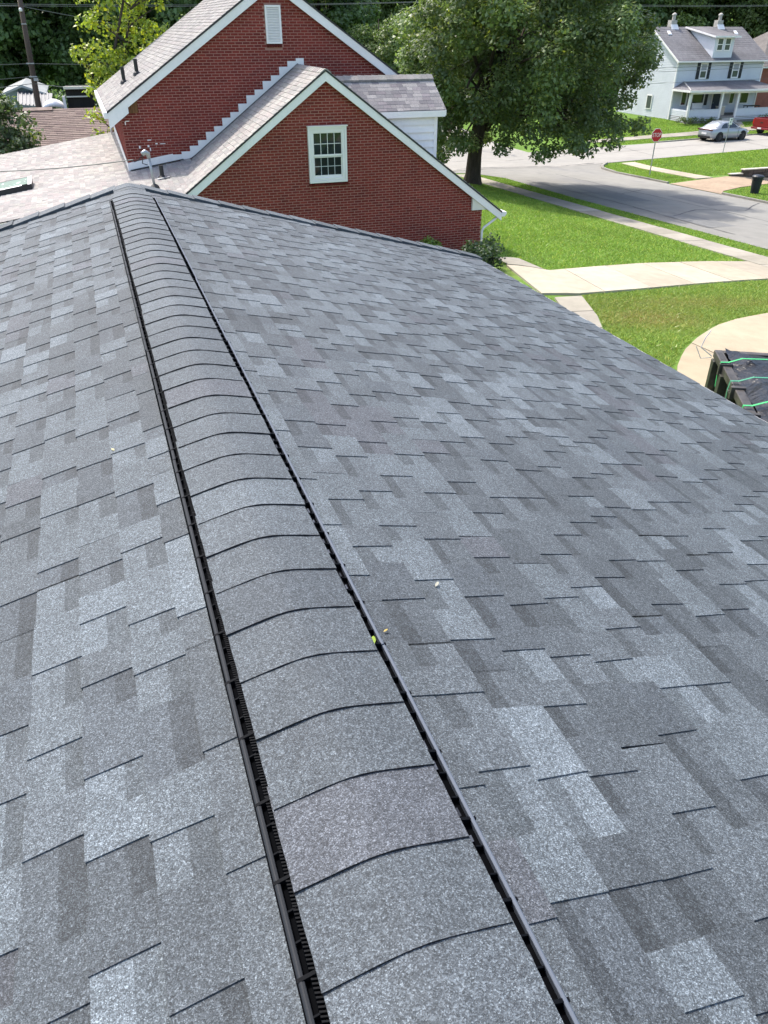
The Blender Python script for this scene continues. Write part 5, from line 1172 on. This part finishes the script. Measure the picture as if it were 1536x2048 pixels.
mb = MB(); mb.loft(rings); tbuild(mb, 'cabin', SILV, car, smooth=True, fix=True)
def side_pane(pts):
    for s_ in (-1, 1):
        mb = MB(); P = []
        for x, z in pts:
            t = interp(x, [(a, b) for a, b, c in gl]); w = interp(x, [(a, c) for a, b, c in gl]); f = (z - .95) / max(.05, t - .05 - .95); y = .84 + (w - .84) * min(1, f); P.append((x, s_ * (y + .012), z))
        mb.poly(P if s_ < 0 else P[::-1]); tbuild(mb, 'window', CGL, car)
side_pane([(.98, 1.0), (1.75, 1.0), (1.75, 1.37), (1.45, 1.36), (1.15, 1.22)]); side_pane([(1.82, 1.0), (2.95, 1.0), (2.62, 1.28), (2.35, 1.37), (1.82, 1.38)])
mb = MB(); mb.add([(.50, -.70, 1.045), (.50, .70, 1.045), (1.30, .55, 1.445), (1.30, -.55, 1.445)], [(0, 3, 2, 1)]); tbuild(mb, 'rear_window', mat('bright_rear_glass', (.10, .12, .13), rough=.08, spec=.7), car)  # lighter copy of the car glass, a bright reflection put into its colour
mb = MB(); mb.add([(3.42, -.70, 1.0), (3.42, .70, 1.0), (2.58, .56, 1.425), (2.58, -.56, 1.425)], [(0, 1, 2, 3)]); tbuild(mb, 'windscreen', CGL, car)
TAIL = mat('dark_tail_lamp', (.09, .012, .015), rough=.2, spec=.6)
mb = MB(); mb.box(-.02, .10, -.80, .80, .86, .955); tbuild(mb, 'tail_lamp', TAIL, car, bevel=.015)
mb = MB(); mb.box(-.03, .02, -.26, .26, .56, .68); tbuild(mb, 'number_plate', WHITE, car)
mb = MB(); mb.box(-.04, .12, -.62, .62, .26, .44); tbuild(mb, 'bumper', RUB, car, bevel=.03)
for s_ in (-1, 1): mb = MB(); mb.prism([(4.2, s_ * .62, .66), (4.5, s_ * .60, .64), (4.5, s_ * .60, .56), (4.2, s_ * .66, .56)], (0, s_ * .12, 0)); tbuild(mb, 'headlight', WHITE, car, fix=True); mb = MB(); mb.box(2.85, 3.0, s_ * .98 - .08, s_ * .98 + .08, .98, 1.10); tbuild(mb, 'mirror', SILV, car, bevel=.03)
mb = MB()
for x in (1.79, 2.98): mb.box(x, x + .012, -.925, -.915, .32, .94)
tbuild(mb, 'door_gap', RUB, car)
for x in (.92, 3.62):
    for y in (-.80, .80):
        p = TT @ Vector((x, y, .33)); wheel(car, p.x, p.y, p.z, .335)
        mb = MB(); n = 20; mb.loft([[(x + .40 * math.cos(2 * math.pi * k / n), y + d, .36 + .40 * math.sin(2 * math.pi * k / n)) for k in range(n)] for d in (-.108, .108)]); tbuild(mb, 'wheel_arch', RUB, car, fix=True)

tx0, tyc = 56.8, 60.25; tz = g1(58, 60) + .034
tk = empty('red_pickup', (tx0 + 2.8, tyc, tz), 'dark red pickup truck seen from its tail at the right edge, behind the silver sedan', 'pickup truck')
TT = Matrix.Translation((tx0, tyc, tz)) @ Matrix.Rotation(ang, 4, 'Z')
REDP = mat('dark_red_paint', (.22, .012, .02), rough=.3, coat=.6); CHR = mat('chrome', (.6, .6, .6), rough=.2, metal=.9)
mb = MB(); mb.box(0.06, 2.2, -.95, -.85, .62, 1.32); mb.box(.06, 2.2, .85, .95, .62, 1.32); mb.box(.06, 2.2, -.85, .85, .6, .72); tbuild(mb, 'bed', REDP, tk, bevel=.02)
mb = MB(); mb.box(0, .07, -.84, .84, .66, 1.33); tbuild(mb, 'tailgate', REDP, tk, bevel=.02)
mb = MB(); mb.box(-.012, .0, -.14, .14, .95, 1.05); tbuild(mb, 'tailgate_handle', DARKM, tk)
for s_ in (-1, 1): mb = MB(); mb.box(.0, .09, s_ * .90 - .055, s_ * .90 + .055, .82, 1.2); tbuild(mb, 'tail_lamp', mat('red_lamp', (.5, .02, .02), rough=.2, spec=.6), tk)
mb = MB(); mb.box(-.16, .03, -.92, .92, .46, .62); tbuild(mb, 'bumper', REDP, tk, bevel=.03); mb = MB(); mb.box(-.18, -.16, -.20, .20, .50, .62); tbuild(mb, 'number_plate', WHITE, tk)
rings = []
for x, w, h in ((2.25, .86, 1.30), (2.35, .74, 1.86), (3.1, .74, 1.92), (3.9, .75, 1.86), (4.55, .86, 1.30)): rings.append([(x, -.94, 1.0), (x, -w - .04, h * .5 + .55), (x, -w, h - .06), (x, -w * .8, h), (x, w * .8, h), (x, w, h - .06), (x, w + .04, h * .5 + .55), (x, .94, 1.0)])
mb = MB(); mb.loft(rings); tbuild(mb, 'cab', REDP, tk, fix=True)
mb = MB(); mb.box(2.22, 5.7, -.94, .94, .5, 1.12); tbuild(mb, 'hood', REDP, tk, bevel=.06)
mb = MB(); mb.box(2.225, 2.245, -.62, .62, 1.38, 1.74); tbuild(mb, 'rear_window', CGL, tk)
for s_ in (-1, 1): mb = MB(); mb.poly([(2.6, s_ * .935, 1.2), (4.2, s_ * .935, 1.2), (3.9, s_ * .80, 1.76), (2.6, s_ * .80, 1.76)]); tbuild(mb, 'window', CGL, tk)
for x in (1.1, 4.7):
    for y in (-.84, .84): p = TT @ Vector((x, y, .38)); wheel(tk, p.x, p.y, p.z, .39, .26)

# ------------------------------------------------------------------ dumpster in the drive, with its tarp and straps
dc = Vector((8.86, 9.28, 0)); du = Vector((.87, -.493, 0)).normalized(); dv = Vector((-.493, -.87, 0)).normalized(); dzb = g1(9.6, 8.5) + .05; dzt = -4.4 + Z0
DL, DW = 5.2, 2.4
dm = empty('dumpster', (9.6, 7, dzb), 'black steel roll-off dumpster in the curved drive beside the grey roof', 'dumpster')
DST = mat('olive_black_steel', (.045, .045, .036), rough=.55, metal=.2, noise=[(2, .3), (14, .25)], stain=[(3, .6, .75, (.12, .08, .05), .6, None)]); RAILM = mat('worn_rail_steel', (.075, .068, .062), rough=.5, metal=.4, noise=[(6, .35)])
up3 = Vector((0, 0, 1))
def D(a, b, z): return dc + dv * a + du * b + up3 * z          # a along the length, b across
def dbox(mb, a0, a1, b0, b1, z0, z1, c=(1, 1, 1)): mb.obox(D(a0, b0, z0), dv * (a1 - a0), du * (b1 - b0), up3 * (z1 - z0), c)
mb = MB(); dbox(mb, 0, DL, .12, .18, dzb, dzt - .1); dbox(mb, 0, DL, DW - .18, DW - .12, dzb, dzt - .1); dbox(mb, 0, .06, .18, DW - .18, dzb, dzt - .1); dbox(mb, DL - .06, DL, .18, DW - .18, dzb, dzt - .1); dbox(mb, 0, DL, .18, DW - .18, dzb, dzb + .06); mb.build('body', DST, dm)
mb = MB(); dbox(mb, -.03, DL + .03, .03, .16, dzt - .12, dzt); dbox(mb, -.03, DL + .03, DW - .16, DW - .03, dzt - .12, dzt); dbox(mb, -.03, .09, .16, DW - .16, dzt - .12, dzt); mb.build('top_rail', RAILM, dm, bevel=.012)
mb = MB()
for a in (.10, 1.12): dbox(mb, a, a + .32, .055, .125, dzt + .001, dzt + .004)
mb.build('stake_pocket', UNDER, dm)
for a in np.arange(.04, DL, .62):
    mb = MB(); dbox(mb, a, a + .16, .0, .12, dzb, dzt - .12); mb.build('rib', DST, dm, bevel=.01)
for a in np.arange(.62, DL, .9): mb = MB(); dbox(mb, a, a + .07, -.02, .18, dzt - .16, dzt + .03); mb.build('bracket', RAILM, dm, bevel=.006)
for a, c, w_ in ((.26, (.70, .72, .70), .12), (.46, (.62, .40, .26), .14), (.98, (.66, .66, .64), .18)):
    mb = MB(); dbox(mb, a, a + w_, .112, .118, dzt - .78, dzt - .42, c); mb.build('sticker', mat('paper_sticker', (1, 1, 1), rough=.6, attr=True), dm)
# tarp: rumpled sheet
n1, n2 = 44, 26; vs = []
for i in range(n1 + 1):
    for j in range(n2 + 1):
        a = .04 + (DL - .08) * i / n1; b = .17 + (DW - .34) * j / n2
        e = min(i, n1 - i, j, n2 - j); h = -.03 + .10 * min(1, e / 3) + .035 * math.sin(a * 3.1 + 2 * math.sin(b * 2.3)) * math.cos(b * 2.7) + .02 * math.sin(a * 9 + b * 6) * math.sin(b * 8 - a * 3) + random.uniform(-.008, .008) + (.05 * random.random() if j < 4 and i < 6 else 0)
        vs.append(D(a, b, dzt + h))
mb = MB(); W = n2 + 1; mb.add(vs, [(i * W + j, (i + 1) * W + j, (i + 1) * W + j + 1, i * W + j + 1) for i in range(n1) for j in range(n2)])
tp = mb.build('tarp', mat('black_plastic_tarp', (.010, .010, .012), rough=.33, spec=.35, bump=(7, .9, .05)), None, smooth=True, fix=True); tag(tp, 'shiny black plastic tarp stretched over the dumpster', 'tarp')
STRAP = mat('green_strap', (.045, .36, .12), rough=.5)
for k, (a, lab) in enumerate(((.62, 'green strap across the dumpster tarp, nearest its far end'), (1.36, 'darker green strap across the dumpster tarp, second from its far end'), (2.22, 'bright green strap with a loose tail across the dumpster tarp'))):
    mb = MB(); pts = [(.0, -.35), (-.015, -.10), (.0, .045), (.10, .05), (.3, .13), (.8, .145), (1.5, .14), (2.1, .11), (2.3, .05), (2.42, .03), (2.44, -.3)]
    for (b0, z0), (b1, z1) in zip(pts[:-1], pts[1:]):
        s = a + (.02 * math.sin(b0 * 5)); A, B, Cc_, Dd = D(s, b0, dzt + z0), D(s + .04, b0, dzt + z0), D(s + .04, b1, dzt + z1), D(s, b1, dzt + z1)
        mb.add([A, B, Cc_, Dd] + [p - up3 * .006 for p in (A, B, Cc_, Dd)], [(3, 2, 1, 0), (4, 5, 6, 7), (0, 1, 5, 4), (2, 3, 7, 6)])
    if k == 2:
        A, B = D(a + .03, .42, dzt + .16), D(a + .5, .62, dzt + .15); w_ = du * .07; mb.add([A, A + w_, B + w_, B, A - up3 * .01, A + w_ - up3 * .01, B + w_ - up3 * .01, B - up3 * .01], [(0, 1, 2, 3), (7, 6, 5, 4), (2, 6, 7, 3), (0, 3, 7, 4)])
    o = mb.build('strap', STRAP if k != 1 else mat('faded_green_strap', (.05, .22, .13), rough=.5), None, fix=True); tag(o, lab, 'strap', 'green straps over the dumpster')
mb = MB(); mb.tube([D(-.05, .02, dzt - .12), D(-.15, -.15, dzt - .02), D(-.22, -.1, dzt + .12), D(-.3, -.02, dzt + .22)], .008, 5); mb.tube([D(-.05, .02, dzt - .14), D(-.14, -.12, dzt - .2), D(-.2, -.22, dzt - .02)], .006, 5); mb.build('wire_tie', METAL, dm, fix=True)
